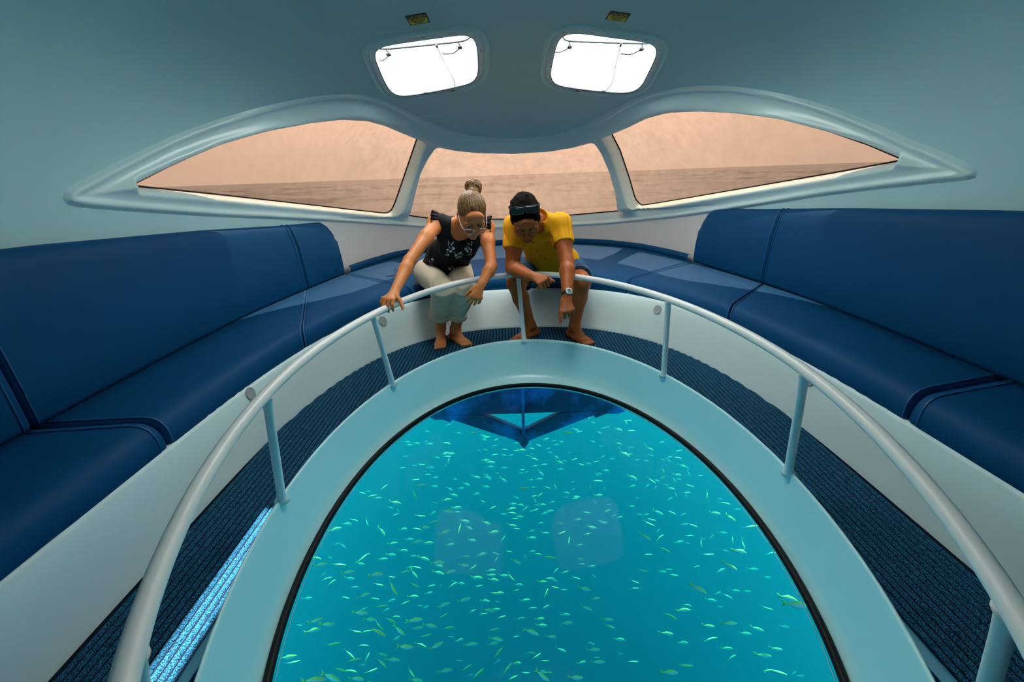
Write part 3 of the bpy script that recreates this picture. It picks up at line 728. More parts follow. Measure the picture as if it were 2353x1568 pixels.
for (px_, py_, r_, lab) in ((575, 905, .030, 'round grey disc light low on the white plinth, leftmost one'), (879, 738, .034, 'round grey disc light on the white plinth, just below the hand of the woman'), (1511, 712, .032, 'round grey disc light on the white plinth to the right of the man'), (1862, 872, .032, 'round grey disc light on the white plinth, furthest right, behind a handrail post')):
    d = ray(px_, py_); hit = bvh_r.ray_cast(Vector(EYE), Vector(d))
    if hit[0] is None: continue
    c_, n_ = np.array(hit[0]), np.array(hit[1]); n_ = n_ if np.dot(n_, d) < 0 else -n_
    x_ = nrm(np.cross(n_, (0, 0, 1))); y_ = np.cross(n_, x_)
    a_ = np.linspace(0, 2*PI, 32, endpoint=False); v = []
    for rr_, h_ in ((r_, 0), (r_, .004), (r_*.9, .0065), (r_*.8, .005), (r_*.3, .0065)): v += [c_+n_*h_+rr_*(math.cos(q_)*x_+math.sin(q_)*y_) for q_ in a_]
    o = mesh('disc_light', np.array(v)-c_, grid_faces(5, 32, False, True)+[tuple(range(128, 160))], GREYP); o.location = Vector(c_); fix_normals(o)
    tag(o, lab, 'light', 'disc lights on the plinth')

# ================================================================== BOW FRAME BELOW THE GLASS
def rust_paint():
    m = principled('worn_blue_paint', (0.004, 0.13, 0.42), 0.6, 0.3); t = NT(m.node_tree); p = m.node_tree.nodes['Principled BSDF']
    c = t.add('ShaderNodeTexCoord'); n = t.add('ShaderNodeTexNoise', i_Scale=3.2, i_Detail=6.0, i_Roughness=.6); t.link(c, 'Object', n, 'Vector')
    r = t.add('ShaderNodeValToRGB'); t.link(n, 0, r, 0); e = r.color_ramp.elements
    e[0].position = .42; e[0].color = (0.006, 0.07, 0.17, 1); e[1].position = .58; e[1].color = (0.006, 0.26, 0.75, 1); t.link(r, 0, p, 'Base Color'); return m
KEELP = rust_paint()
kf = empty('keel_frame', (0.0, 3.0, -.5)); tag(kf, 'blue V shaped steel keel frame under the far end of the glass', 'frame')
yk = 3.02
pt = lambda px_, py_, y_=yk: at_y(px_, py_, y_)
def slab(name, poly, th):
    P_ = np.array(poly); v = np.vstack([P_+np.array([0, -th/2, 0]), P_+np.array([0, th/2, 0])]); n_ = len(P_)
    o = mesh(name, v, [tuple(range(n_)), tuple(range(2*n_-1, n_-1, -1))]+[(i, n_+i, n_+(i+1) % n_, (i+1) % n_) for i in range(n_)], KEELP, kf, smooth=False)
    fix_normals(o); return bevel(o, .006, 2)
slab('crossbeam', [pt(1000, 943), pt(1008, 952), pt(1020, 950), pt(1200, 946), pt(1390, 938), pt(1395, 946), pt(1420, 934), pt(1424, 900), pt(1330, 862), pt(1200, 850), pt(1080, 862), pt(1000, 915)], .07)
slab('foot', [pt(986, 955), pt(990, 948), pt(1010, 951), pt(1040, 952), pt(1040, 962), pt(1036, 968), pt(1018, 962), pt(1000, 962)], .05)
slab('foot', [pt(1436, 942), pt(1424, 934), pt(1400, 940), pt(1362, 944), pt(1362, 952), pt(1368, 958), pt(1392, 948), pt(1420, 948)], .05)
slab('arm', [pt(1018, 950), pt(1110, 950), pt(1200, 986), pt(1200, 1016), pt(1180, 1007), pt(1045, 963)], .06)
slab('arm', [pt(1385, 939), pt(1292, 944), pt(1204, 986), pt(1203, 1016), pt(1222, 1006), pt(1360, 952)], .06)
slab('keel_blade', [pt(1196, 852, 2.96), pt(1203, 852, 2.96), pt(1206, 1000, 2.96), pt(1215, 1010, 2.96), pt(1204, 1024, 2.96), pt(1193, 1012, 2.96), pt(1200, 1000, 2.96)], .10)
# ================================================================== BODIES: smooth blended volumes turned into one continuous skin
class Field:
    def __init__(s, lo, hi, h):
        s.lo, s.h = np.array(lo, float), h; n = np.ceil((np.array(hi)-s.lo)/h).astype(int)+1
        s.n = n; s.F = np.full(tuple(n), 9.0, np.float32)
    def _win(s, a, b):
        i0 = np.maximum(0, np.floor((a-s.lo)/s.h).astype(int)); i1 = np.minimum(s.n, np.ceil((b-s.lo)/s.h).astype(int)+1)
        if np.any(i1 <= i0): return None, None
        ax = [s.lo[k]+s.h*np.arange(i0[k], i1[k]) for k in range(3)]
        G = np.stack(np.meshgrid(*ax, indexing='ij'), -1).astype(np.float32)
        return (slice(i0[0], i1[0]), slice(i0[1], i1[1]), slice(i0[2], i1[2])), G
    def put(s, fn, lo, hi, k=0.0, mode='add', pad=0.025):
        w_, G = s._win(np.array(lo)-k-pad, np.array(hi)+k+pad)
        if w_ is None: return
        d = fn(G).astype(np.float32); a = s.F[w_]
        if mode == 'add':
            if k > 0: h_ = np.maximum(k-np.abs(a-d), 0)/k; s.F[w_] = np.minimum(a, d)-h_*h_*k*.25
            else: s.F[w_] = np.minimum(a, d)
        elif mode == 'cut':
            d = -d
            if k > 0: h_ = np.maximum(k-np.abs(a-d), 0)/k; s.F[w_] = np.maximum(a, d)+h_*h_*k*.25
            else: s.F[w_] = np.maximum(a, d)
        elif mode == 'keep': s.F[w_] = np.maximum(a, d)
    def cone(s, a, b, ra, rb, k=0.0, mode='add', flat=None):
        """round cone from a to b; flat=(axis, ratio): thinner along that axis"""
        a, b = np.array(a, float), np.array(b, float); ab = b-a; L2 = float(ab@ab)+1e-12
        R_ = max(ra, rb)
        def fn(G):
            p = G-a.astype(np.float32); t_ = np.clip((p@ab.astype(np.float32))/L2, 0, 1)
            q = p-t_[..., None]*ab.astype(np.float32); r_ = ra+(rb-ra)*t_
            if flat is not None:
                ax = nrm(flat[0]).astype(np.float32); c = q@ax
                l2 = np.sum(q*q, -1)+c*c*(1/flat[1]**2-1)
                return (np.sqrt(np.maximum(l2, 0))-r_)*(flat[1] if flat[1] < 1 else 1)**.5
            return np.sqrt(np.sum(q*q, -1))-r_
        s.put(fn, np.minimum(a, b)-R_, np.maximum(a, b)+R_, k, mode)
    def chain(s, P, R, k=0.012, mode='add'):
        for i in range(len(P)-1): s.cone(P[i], P[i+1], R[i], R[i+1], k, mode)
    def ell(s, c, rad, M=None, k=0.0, mode='add'):
        """ellipsoid with radii along the rows of M"""
        c = np.array(c, float); rad = np.array(rad, float); M = np.eye(3) if M is None else np.array(M, float)
        def fn(G):
            q = (G-c.astype(np.float32))@M.T.astype(np.float32)
            k0 = np.sqrt(np.sum((q/rad)**2, -1)); k1 = np.sqrt(np.sum((q/rad**2)**2, -1))+1e-6
            return k0*(k0-1)/k1
        ext = np.sqrt(np.sum((M*rad[:, None])**2, 0)); s.put(fn, c-ext, c+ext, k, mode)
    def plane(s, p, n, mode='cut', k=0.0, lo=None, hi=None):
        """cut away the side the normal points to"""
        p, n = np.array(p, float), nrm(n)
        fn = lambda G: -((G-p.astype(np.float32))@n.astype(np.float32))
        s.put(fn, s.lo if lo is None else lo, s.lo+s.h*s.n if hi is None else hi, k, mode, 0.0)
    def displace(s, fn):
        ax = [s.lo[k]+s.h*np.arange(s.n[k]) for k in range(3)]
        m_ = np.abs(s.F) < .03; I = np.argwhere(m_); P = s.lo+I*s.h
        s.F[m_] += fn(P).astype(np.float32)
    def mesh(s):
        F = s.F; S = F < 0
        c = [S[i:S.shape[0]-1+i, j:S.shape[1]-1+j, k:S.shape[2]-1+k] for i in (0, 1) for j in (0, 1) for k in (0, 1)]
        al = c[0].copy(); an = c[0].copy()
        for q in c[1:]: al &= q; an |= q
        act = an & ~al; I = np.argwhere(act); n = len(I)
        acc = np.zeros((n, 3)); cnt = np.zeros(n)
        cor = [(i, j, k) for i in (0, 1) for j in (0, 1) for k in (0, 1)]
        val = {q: F[I[:, 0]+q[0], I[:, 1]+q[1], I[:, 2]+q[2]].astype(float) for q in cor}
        for q in cor:
            for ax in range(3):
                if q[ax] == 0:
                    r = list(q); r[ax] = 1; r = tuple(r); a, b = val[q], val[r]; m_ = (a < 0) != (b < 0)
                    t_ = np.where(m_, a/np.where(m_, a-b, 1), 0); p = np.tile(np.array(q, float), (n, 1)); p[:, ax] += t_
                    acc[m_] += p[m_]; cnt[m_] += 1
        Vv = s.lo+(I+acc/cnt[:, None])*s.h
        idx = -np.ones(act.shape, int); idx[tuple(I.T)] = np.arange(n); Fs = []
        for ax in range(3):
            b, d = [(1, 2), (2, 0), (0, 1)][ax]
            sl0 = [slice(None)]*3; sl1 = [slice(None)]*3; sl0[ax] = slice(0, -1); sl1[ax] = slice(1, None)
            e0, e1 = S[tuple(sl0)], S[tuple(sl1)]; E_ = np.argwhere(e0 != e1)
            ok_ = np.all(E_[:, [b, d]] > 0, 1) & (E_[:, b] < act.shape[b]) & (E_[:, d] < act.shape[d]); E_ = E_[ok_]
            q = []
            for db, dd in ((-1, -1), (0, -1), (0, 0), (-1, 0)):
                J = E_.copy(); J[:, b] += db; J[:, d] += dd; q.append(idx[tuple(J.T)])
            q = np.stack(q, 1); flip = ~e0[tuple(E_.T)]; q[flip] = q[flip][:, ::-1]; Fs.append(q[np.all(q >= 0, 1)])
        return Vv, np.vstack(Fs)
def big_mesh(name, Vv, Fq, mat, parent=None):
    me = bpy.data.meshes.new(name); me.vertices.add(len(Vv)); me.vertices.foreach_set('co', np.ascontiguousarray(Vv, np.float32).ravel())
    me.loops.add(4*len(Fq)); me.loops.foreach_set('vertex_index', np.ascontiguousarray(Fq, np.int32).ravel())
    me.polygons.add(len(Fq)); me.polygons.foreach_set('loop_start', np.arange(0, 4*len(Fq), 4, dtype=np.int32))
    me.polygons.foreach_set('use_smooth', np.ones(len(Fq), bool)); me.update(calc_edges=True); me.validate()
    return link(name, me, mat, parent)
def bvh_of(o):
    off = np.array(o.location)+(np.array(o.parent.location) if o.parent else 0)
    return BVHTree.FromPolygons([tuple(np.array(v_.co)+off) for v_ in o.data.vertices], [tuple(p_.vertices) for p_ in o.data.polygons])
def onto(bvh, px_, py_, lift=0.0):
    """the point of a surface seen at a photo pixel, lifted off it"""
    h_ = bvh.ray_cast(Vector(EYE), Vector(ray(px_, py_)))
    if h_[0] is None: return None, None
    n_ = np.array(h_[1]); n_ = n_ if np.dot(n_, ray(px_, py_)) < 0 else -n_
    return np.array(h_[0])+n_*lift, n_

def hand(Fd, wr, d, n, t, s=1.0, curl=(25, 35, 25), thumb=(0.55, 0.75, 0.25), point=None, spread=5, k=0.006):
    """wr wrist, d towards the knuckles, n out of the palm, t towards the thumb; curl = bend of the three joints"""
    d = nrm(d); n = nrm(n-d*np.dot(n, d)); t = nrm(t-d*np.dot(t, d)-n*np.dot(t, n)); W_ = np.array(wr, float)
    kn = [W_+s*(d*a+t*b) for a, b in ((.088, .034), (.092, .012), (.087, -.010), (.078, -.030))]
    Fd.cone(W_-d*.012*s, W_+d*.012*s, .026*s, .026*s, .012, flat=(n, .72))
    for q, r_ in zip(kn, (.0125, .0125, .012, .011)): Fd.cone(W_+d*.012*s+(q-W_)*.12, q, .0165*s, r_*s, .012, flat=(n, .85))
    tips = []
    for i, (q, L_) in enumerate(zip(kn, (.070, .078, .072, .057))):
        cu = point if (i == 0 and point is not None) else curl
        a0 = math.radians(spread*(1.2-i*.8)); dd = nrm(d*math.cos(a0)+t*math.sin(a0)); p = q; ang = 0
        for j, fr_ in enumerate((.46, .30, .24)):
            ang += math.radians(cu[j]); v_ = dd*math.cos(ang)+n*math.sin(ang); e_ = p+v_*L_*fr_*s
            Fd.cone(p, e_, (.0098, .0088, .0078)[j]*s, (.0088, .0078, .0066)[j]*s, k if j == 0 else .003); p = e_
        tips.append(p)
    a_, b_, c_ = thumb
    p0 = W_+s*(d*.022+t*.022+n*.004); v1 = nrm(d*a_+t*b_+n*c_); p1 = p0+v1*.042*s
    v2 = nrm(v1+n*.25+d*.35); p2 = p1+v2*.032*s; v3 = nrm(v2+d*.15+n*.15); p3 = p2+v3*.026*s
    Fd.cone(p0, p1, .0165*s, .0125*s, .012); Fd.cone(p1, p2, .0115*s, .0102*s, .005); Fd.cone(p2, p3, .0102*s, .008*s, .003)
    return kn, tips
def foot(Fd, ank, toe_dir, s=1.0, side=1):
    """bare foot flat on the floor; side = +1 when the big toe lies to the right of toe_dir seen from above (viewer along toe_dir)"""
    a = np.array(ank, float); f = nrm([toe_dir[0], toe_dir[1], 0]); r = np.array([f[1], -f[0], 0])*side; z = np.array([0, 0, 1.0])
    g = np.array([a[0], a[1], 0.0]); heel = g-f*.045*s+z*.030*s; ball = g+f*.115*s+z*.020*s
    Fd.cone(a+z*.01, heel+z*.008, .036*s, .030*s, .02)
    Fd.cone(a+z*.002+f*.01*s, g+f*.075*s+z*.034*s, .034*s, .027*s, .025, flat=(z, .95))
    Fd.cone(g+f*.055*s+z*.032*s, ball, .032*s, .021*s, .02)
    for b, r_ in ((.024, .0195), (.0, .018), (-.024, .0165)): Fd.cone(g+f*.05*s+r*b*.8*s+z*.022*s, ball+r*b*s*1.15, .021*s, r_*s, .015)
    Fd.cone(heel, ball+r*(-.02)*s, .029*s, .018*s, .02)
    for i, (b, L_, r_) in enumerate(((.030, .050, .0125), (.010, .048, .0090), (-.007, .043, .0085), (-.022, .036, .0082), (-.036, .028, .0082))):
        p0 = ball+r*b*s-z*.004*s+f*.004*s; p1 = p0+f*L_*.55*s+z*.002*s; p2 = p0+f*L_*s-z*.006*s
        Fd.cone(p0, p1, r_*1.05*s, r_*.95*s, .006); Fd.cone(p1, p2, r_*.95*s, r_*s, .002)
    return ball
def head(Fd, c, fwd, up, s=1.0, male=False):
    """blends a head into the field; returns local axes and a point function"""
    y = nrm(fwd); z = nrm(up-y*np.dot(up, y)); x = np.cross(y, z); M = np.array([x, y, z]); C_ = np.array(c, float)
    L = lambda a, b, d_: C_+s*(a*x+b*y+d_*z)
    E = lambda p, r_, k, mode='add': Fd.ell(L(*p), np.array(r_)*s, M, k, mode)
    E((0, -.012, .036), (.073, .093, .082), 0)
    E((0, .038, -.018), (.060, .058, .088), .03)
    j = .006 if male else 0
    E((0, .052, -.070), (.044+j, .040, .036+j), .03)
    E((0, .082, -.098), (.020+j, .016, .015), .022)
    for sx in (-1, 1):
        E((sx*.043, .062, -.022), (.024, .026, .022), .02)                      # cheekbones
        E((sx*(.047+j), .028, -.070), (.016, .03, .020), .02)                   # jaw corners
        E((sx*.032, .100, .008), (.019, .014, .0125), .012, 'cut')              # eye sockets
        E((sx*.032, .0845, .0075), (.0165, .012, .0125), .002)                  # lids over the eyeball
        E((sx*.034, .090, .025), (.024, .012, .0065), .010)                     # brow ridge
        E((sx*.0765, -.006, -.002), (.0075, .019, .030), .004)                  # ears
        E((sx*.080, -.002, .004), (.004, .009, .016), .004, 'cut')
    E((0, .086, .060), (.048, .016, .03), .03)
    Fd.cone(L(0, .094, .014), L(0, .116, -.026), .0075*s, .0115*s, .010)          # nose
    for sx in (-1, 1): Fd.ell(L(sx*.012, .102, -.030), np.array((.0085, .010, .0075))*s, M, .006)
    E((0, .0925, -.052), (.024, .010, .012), .012)
    E((0, .0985, -.0545), (.021, .0065, .0048), .004); E((0, .0965, -.0655), (.019, .0070, .0056), .004)
    return L, M
def blob(name, c, rad, M, mat, parent, seg=12):
    v = []
    for i in range(1, seg//2):
        a = PI*i/(seg//2)
        for j in range(seg): b = 2*PI*j/seg; v.append((math.sin(a)*math.cos(b), math.sin(a)*math.sin(b), math.cos(a)))
    n_ = seg//2-1; v += [(0, 0, 1), (0, 0, -1)]
    f = grid_faces(n_, seg, False, True)+[(len(v)-2, (j+1) % seg, j) for j in range(seg)]+[(len(v)-1, (n_-1)*seg+j, (n_-1)*seg+(j+1) % seg) for j in range(seg)]
    P_ = np.array(v)*np.array(rad)@np.array(M)+np.array(c)
    return fix_normals(mesh(name, P_, f, mat, parent))

def noise3(P, sc, seed=0):
    """cheap smooth noise from a few sines"""
    r = np.random.default_rng(seed); o = 0
    for _ in range(6):
        k_ = r.normal(size=3); k_ *= sc*r.uniform(.6, 1.5)/np.linalg.norm(k_); o = o+np.sin(P@k_+r.uniform(0, 6.28))
    return o/6
def skin_material(name, base, mott):
    m = principled(name, base, 0.48, 0.35, bump=(180, .08, .002), mottle=(22, mott)); p = m.node_tree.nodes['Principled BSDF']
    p.inputs['Subsurface Weight'].default_value = .06; p.inputs['Subsurface Radius'].default_value = (.012, .005, .003); p.inputs['Subsurface Scale'].default_value = .5
    return m
SKIN_W = skin_material('fair_tanned_skin', (0.70, 0.235, 0.070), .10)
SKIN_M = skin_material('deep_tanned_skin', (0.42, 0.105, 0.020), .16)
EYEW = principled('eye_white', (0.65, 0.62, 0.58), 0.2)
IRIS = principled('dark_iris', (0.03, 0.022, 0.015), 0.15)
LIPS_W = principled('lips_rose', (0.42, 0.13, 0.11), 0.35); LIPS_M = principled('lips_brown', (0.26, 0.10, 0.065), 0.45)
TEETH = principled('teeth', (0.75, 0.74, 0.68), 0.25)
DARKHAIR = principled('dark_curly_hair', (0.008, 0.005, 0.0035), 0.85, 0.08)
BROW_W = principled('brown_brow', (0.10, 0.055, 0.025), 0.7)
NAIL = principled('pale_nail', (0.62, 0.36, 0.28), 0.3)
def blonde():
    m = principled('dark_blonde_hair', (0.22, 0.125, 0.05), 0.42, 0.45); t = NT(m.node_tree); p = m.node_tree.nodes['Principled BSDF']
    c = t.add('ShaderNodeTexCoord'); mp = t.add('ShaderNodeMapping'); mp.inputs['Scale'].default_value = (160, 160, 14); t.link(c, 'Object', mp, 0)
    n = t.add('ShaderNodeTexNoise', i_Scale=1.0, i_Detail=3.0); t.link(mp, 0, n, 0); r = t.add('ShaderNodeValToRGB'); t.link(n, 0, r, 0); e = r.color_ramp.elements
    e[0].position = .36; e[0].color = (0.075, 0.030, 0.008, 1); e[1].position = .68; e[1].color = (0.40, 0.21, 0.06, 1); t.link(r, 0, p, 'Base Color')
    b = t.add('ShaderNodeBump', i_Strength=.5, i_Distance=.003); t.link(n, 0, b, 'Height'); t.link(b, 0, p, 'Normal'); return m
BLONDE = blonde()
def face_bits(L, M, parent, s, brow, lipm, gaze=(0, .6, -.8), smile=False):
    for sx in (-1, 1):
        c = L(sx*.032, .0855, .0035); blob('eye', c, np.array((.0135, .0118, .0095))*s, M, EYEW, parent, 12)
        blob('iris', L(sx*.032, .0945, -.0015), np.array((.0055, .0035, .0050))*s, M, IRIS, parent, 10)
        pts_ = spline([L(sx*(.032-.0155), .0915, .003), L(sx*(.032-.006), .0965, .0068), L(sx*(.032+.007), .0945, .0068), L(sx*(.032+.0165), .0865, .002)], 4)
        tube('eyelash', pts_, .0013*s, IRIS, parent, 6)
        b0, b1, b2 = (L(sx*.0125, .1005, .0225), L(sx*.030, .1005, .0290), L(sx*.052, .0845, .0235))
        tube('eyebrow', spline([b0, b1, b2], 6), np.linspace(.0036, .0018, 13)*s, brow, parent, 6)
    if smile:
        tube('teeth', spline([L(-.015, .0985, -.0585), L(0, .1035, -.0605), L(.015, .0985, -.0585)], 5), .0028*s, TEETH, parent, 6)
    up_ = spline([L(-.024, .090, -.056), L(-.010, .1022, -.0545), L(0, .1035, -.0555), L(.010, .1022, -.0545), L(.024, .090, -.056)], 4)
    lo_ = spline([L(-.024, .090, -.057), L(-.011, .1005, -.0660 if not smile else -.0675), L(0, .1025, -.0672 if not smile else -.069), L(.011, .1005, -.0660 if not smile else -.0675), L(.024, .090, -.057)], 4)
    w1 = np.r_[np.linspace(.001, .0042, 9), np.linspace(.0042, .001, 8)]*s; tube('upper_lip', up_, w1, lipm, parent, 8); tube('lower_lip', lo_, w1*1.15, lipm, parent, 8)

# ------------------------------------------------------------------ the woman
Hh = 0.0042
W = {}
W['pel'] = at_y(1020, 624, 3.40); W['waist'] = at_y(1030, 592, 3.30); W['chest'] = at_y(1054, 556, 3.14)
W['shL'] = at_y(1003, 513, 3.04); W['shR'] = at_y(1116, 523, 3.06); W['neck'] = at_y(1058, 521, 3.05)
W['elL'] = at_y(941, 599, 2.66); W['elR'] = at_y(1129, 612, 2.84); W['wrR'] = at_y(1106, 655, 2.70)
W['hipL'] = at_y(981, 632, 3.36); W['hipR'] = at_y(1054, 630, 3.36)
W['knL'] = at_y(1018, 666, 2.94); W['knR'] = at_y(1068, 662, 2.96)
W['anL'] = at_z(1012, 757, .095); W['anR'] = at_z(1046, 757, .090)
hd = at_y(1084, 493, 2.84)
w_fwd = nrm([.17, -.68, -.60]); w_up = nrm([.12, -.45, .75])
HS = 1.06
lo = np.array([-.98, 1.98, -.03]); hi = np.array([-.08, 3.60, 1.16])
B = Field(lo, hi, Hh)
sh_ax = nrm(W['shR']-W['shL']); spine = nrm(W['chest']-W['pel']); thin = nrm(np.cross(sh_ax, spine))
L_w, M_w = head(B, hd, w_fwd, w_up, HS)
B.cone(L_w(0, -.035, -.04), W['neck'], .047, .055, .03)
B.cone(W['neck'], W['chest'], .06, .10, .03, flat=(thin, .75))
for q in ('shL', 'shR'):
    B.cone(W['neck']+(W[q]-W['neck'])*.25, W[q], .048, .050, .035)
    B.cone(W['chest']+(W[q]-W['chest'])*.45, W[q], .075, .050, .04)
B.cone(W['chest'], W['waist'], .125, .110, .05, flat=(thin, .70)); B.cone(W['waist'], W['pel'], .105, .135, .05, flat=(thin, .8))
for q in ('L', 'R'):
    sh_, el_ = W['sh'+q], W['el'+q]; m1 = sh_*.6+el_*.4
    B.chain([sh_, m1, el_], [.047, .042, .034], .03)
    if q == 'R': wr_ = W['wrR']; B.chain([el_, el_*.72+wr_*.28, wr_], [.034, .0365, .0235], .02)
    hp_, kn_, an_ = W['hip'+q], W['kn'+q], W['an'+q]
    B.chain([hp_, kn_], [.088, .056], .03); cal = kn_*.62+an_*.38+V(0, .018, 0); B.chain([kn_, cal, an_], [.054, .050, .034], .02)
foot(B, W['anL'], (.07, -1, 0), .92, 1); foot(B, W['anR'], (.62, -.80, 0), .92, -1)
# her right hand closes over the rail just behind the second post, the other hangs in front of the rail
rc = np.append(rail_pt(*at_z(868, 707, RZ)[:2]), RZ)
wl = at_y(905, 674, 2.36); W['wrL'] = wl
B.chain([W['elL'], W['elL']*.72+wl*.28, wl], [.034, .0365, .0235], .02)
hand(B, wl, nrm(rc+V(0, -.012, .034)-wl), V(-.15, -.45, -1), V(1, -.1, -.1), .94, (34, 46, 30), (.55, .75, .45), spread=7)
hand(B, W['wrR'], nrm(at_y(1092, 690, 2.66)-W['wrR']), nrm([-.25, .9, -.2]), nrm([-1, -.15, .1]), .95, (22, 40, 25), (.85, .55, .45), spread=5)
person_w = empty('person', tuple(np.r_[W['pel'][:2], 0.0]))
tag(person_w, 'person in a black embroidered sleeveless top, cream trousers and hair bun, bending over the handrail', 'person', 'people on the bow cushion')
Vb, Fb = B.mesh(); body_w = big_mesh('body', Vb, Fb, SKIN_W, person_w)
face_bits(L_w, M_w, person_w, HS, BROW_W, LIPS_W, smile=True)
# hair: cap and bun with combed strands
Hf = Field(hd-V(.17, .17, .17), hd+V(.17, .17, .32), .0032)
bun = at_y(1088, 431, 2.90)
Hf.ell(L_w(0, -.016, .042), np.array((.0795, .0975, .0865))*HS, M_w); Hf.cone(L_w(0, -.05, -.05), L_w(0, -.02, .0), .045*HS, .07*HS, .02)
ny, nz = .80, -.60
Hf.plane(L_w(0, .068, .060), M_w[1]*.86-M_w[2]*.51, 'cut', .010)
Hf.plane(L_w(0, -.02, -.055), -M_w[2]*.9+M_w[1]*.45, 'cut', .01)
for sx in (-1, 1): Hf.ell(L_w(sx*.080, .000, -.012), np.array((.02, .024, .034))*HS, M_w, .006, 'cut')
def comb(P):
    d = P-bun; ax = nrm(bun-L_w(0, 0, .03)); u_ = np.cross(ax, M_w[0]); a = np.arctan2(d@u_, d@M_w[0]); return .0011*np.sin(a*46)+.0008*np.sin(a*83+1)
Hf.displace(comb)
Bf = Field(bun-V(.09, .09, .09), bun+V(.09, .09, .09), .0030)
bx = nrm(bun-L_w(0, -.01, .09)); bu = nrm(np.cross(bx, (0, 1, 0))); bw = np.cross(bx, bu)
for a0, tilt, r_ in ((0, .15, .029), (1.0, -.2, .028), (2.1, .25, .027)):
    ring = [bun+bx*(.010*math.sin(a+a0)+tilt*.03*math.cos(a))+(bu*math.cos(a)+bw*math.sin(a))*r_ for a in np.linspace(0, 2*PI, 15)]
    Bf.chain(ring, [.0195+.003*math.sin(i*1.3+a0) for i in range(15)], .008)
Bf.ell(bun-bx*.005, (.036, .036, .036), None, .015)
Bf.cone(bun-bx*.03, bun-bx*.055, .03, .034, .012)
Bf.displace(lambda P: .0013*np.sin(((P-bun)@bx)*420+3*np.sin(np.arctan2((P-bun)@bw, (P-bun)@bu)*2)))
vh, fh = Hf.mesh(); vb2, fb2 = Bf.mesh()
hair = big_mesh('hair', vh, fh, BLONDE, person_w); big_mesh('hair_bun', vb2, fb2, BLONDE, hair).location = (0, 0, 0)
# spectacles
SIL = principled('silver_wire', (0.75, 0.77, 0.78), 0.25, metallic=1.0)
lens = pane_material('spectacle_lens', (0.90, 0.95, 0.95), gloss=.6)
gl = empty('spectacles'); gl.parent = person_w; gl.location = -Vector(person_w.location)
def sub(o): o.location = (0, 0, 0); return o
gz, gy = -.014, .118
for sx in (-1, 1):
    ring = [L_w(sx*.035+.026*math.cos(a), gy-.010*abs(math.cos(a))**2*(1 if math.cos(a)*sx > 0 else 0), gz+.0215*math.sin(a)+.002*math.cos(2*a)) for a in np.linspace(0, 2*PI, 25)[:-1]]
    sub(tube('rim', ring, .0014, SIL, gl, 6, True)); sub(mesh('lens', ring, [tuple(range(24))], lens, gl, smooth=False))
    sub(tube('temple_arm', spline([L_w(sx*.060, gy-.012, gz+.006), L_w(sx*.074, .07, gz+.012), L_w(sx*.080, .01, .016), L_w(sx*.078, -.02, .008)], 5), .0015, SIL, gl, 6))
sub(tube('bridge', spline([L_w(-.010, gy, gz+.006), L_w(0, gy+.004, gz+.010), L_w(.010, gy, gz+.006)], 5), .0013, SIL, gl, 6))
# blouse: torso shell with open neck and armholes
TOP = principled('black_cotton', (0.0095, 0.0095, 0.012), 0.75, 0.25, bump=(700, .25, .002), mottle=(9, .25))
Tf = Field(np.minimum.reduce([W['pel'], W['shL'], W['shR']])-V(.2, .26, .12), np.maximum.reduce([W['pel'], W['shL'], W['shR']])+V(.2, .2, .14), .0040)
Tf.cone(W['chest'], W['waist'], .138, .138, .05, flat=(thin, .76)); Tf.cone(W['waist'], W['pel']+spine*.03, .150, .176, .05, flat=(thin, .88))
for q in ('shL', 'shR'):
    e_ = W['neck']+(W[q]-W['neck'])*.88
    Tf.cone(W['neck']+(W[q]-W['neck'])*.35, e_, .060, .056, .03); Tf.cone(W['chest']+(W[q]-W['chest'])*.40, e_, .092, .056, .035)
front = thin if np.dot(thin, V(0, -1, 0)) > 0 else -thin
for sx in (-1, 1): Tf.ell(W['chest']+sh_ax*sx*.062+front*.070-spine*.015, (.060, .050, .058), None, .03)
# neck opening
Tf.cone(W['neck']+spine*.004+front*.035, W['neck']+spine*.10+front*.03, .066, .085, .008, 'cut')
Tf.cone(W['neck']+spine*.024, W['neck']+spine*.12, .070, .085, .008, 'cut')
# arm openings
for q, sg in (('L', -1), ('R', 1)):
    ad_ = nrm(W['el'+q]-W['sh'+q]); Tf.plane(W['sh'+q]+sh_ax*sg*.014, sh_ax*sg, 'cut', .004, lo=W['sh'+q]-V(.16, .16, .105), hi=W['sh'+q]+V(.16, .16, .16))
# hem
hem_n = nrm(-spine+front*.35); Tf.plane(W['pel']+spine*.022+front*.06, hem_n, 'cut', .006)
Tf.displace(lambda P: .0035*noise3(P, 55, 3)+.0022*np.sin((P-W['chest'])@sh_ax*70+4*noise3(P, 20, 5)))
vt, ft = Tf.mesh(); top_o = big_mesh('blouse', vt, ft, TOP, person_w); bvh_t = bvh_of(top_o)
# shoulder frills
for q, sg in (('L', -1), ('R', 1)):
    c_ = W['sh'+q]+sh_ax*sg*.010; ad_ = nrm(sh_ax*sg); u1 = nrm(np.cross(ad_, front)); u2 = np.cross(ad_, u1); rows = [[], [], []]
    for a in np.linspace(0, 2*PI, 140, endpoint=False):
        rd = u1*math.cos(a)+u2*math.sin(a); r0 = .066 if np.dot(rd, spine) > -.2 else .076
        wob = math.sin(a*17)+.5*math.sin(a*29+1)
        for k_, (o_, rr_, w_) in enumerate(((-.022, 0, 0), (0, .006, .003), (.022, .008, .007))): rows[k_].append(c_+ad_*(o_+w_*.4*math.cos(a*17))+rd*(r0+rr_+w_*wob))
    o = sub(fix_normals(mesh('frill', np.array(rows).reshape(-1, 3), grid_faces(3, 140, False, True), TOP, top_o)))
    md = o.modifiers.new('thick', 'SOLIDIFY'); md.thickness = .003
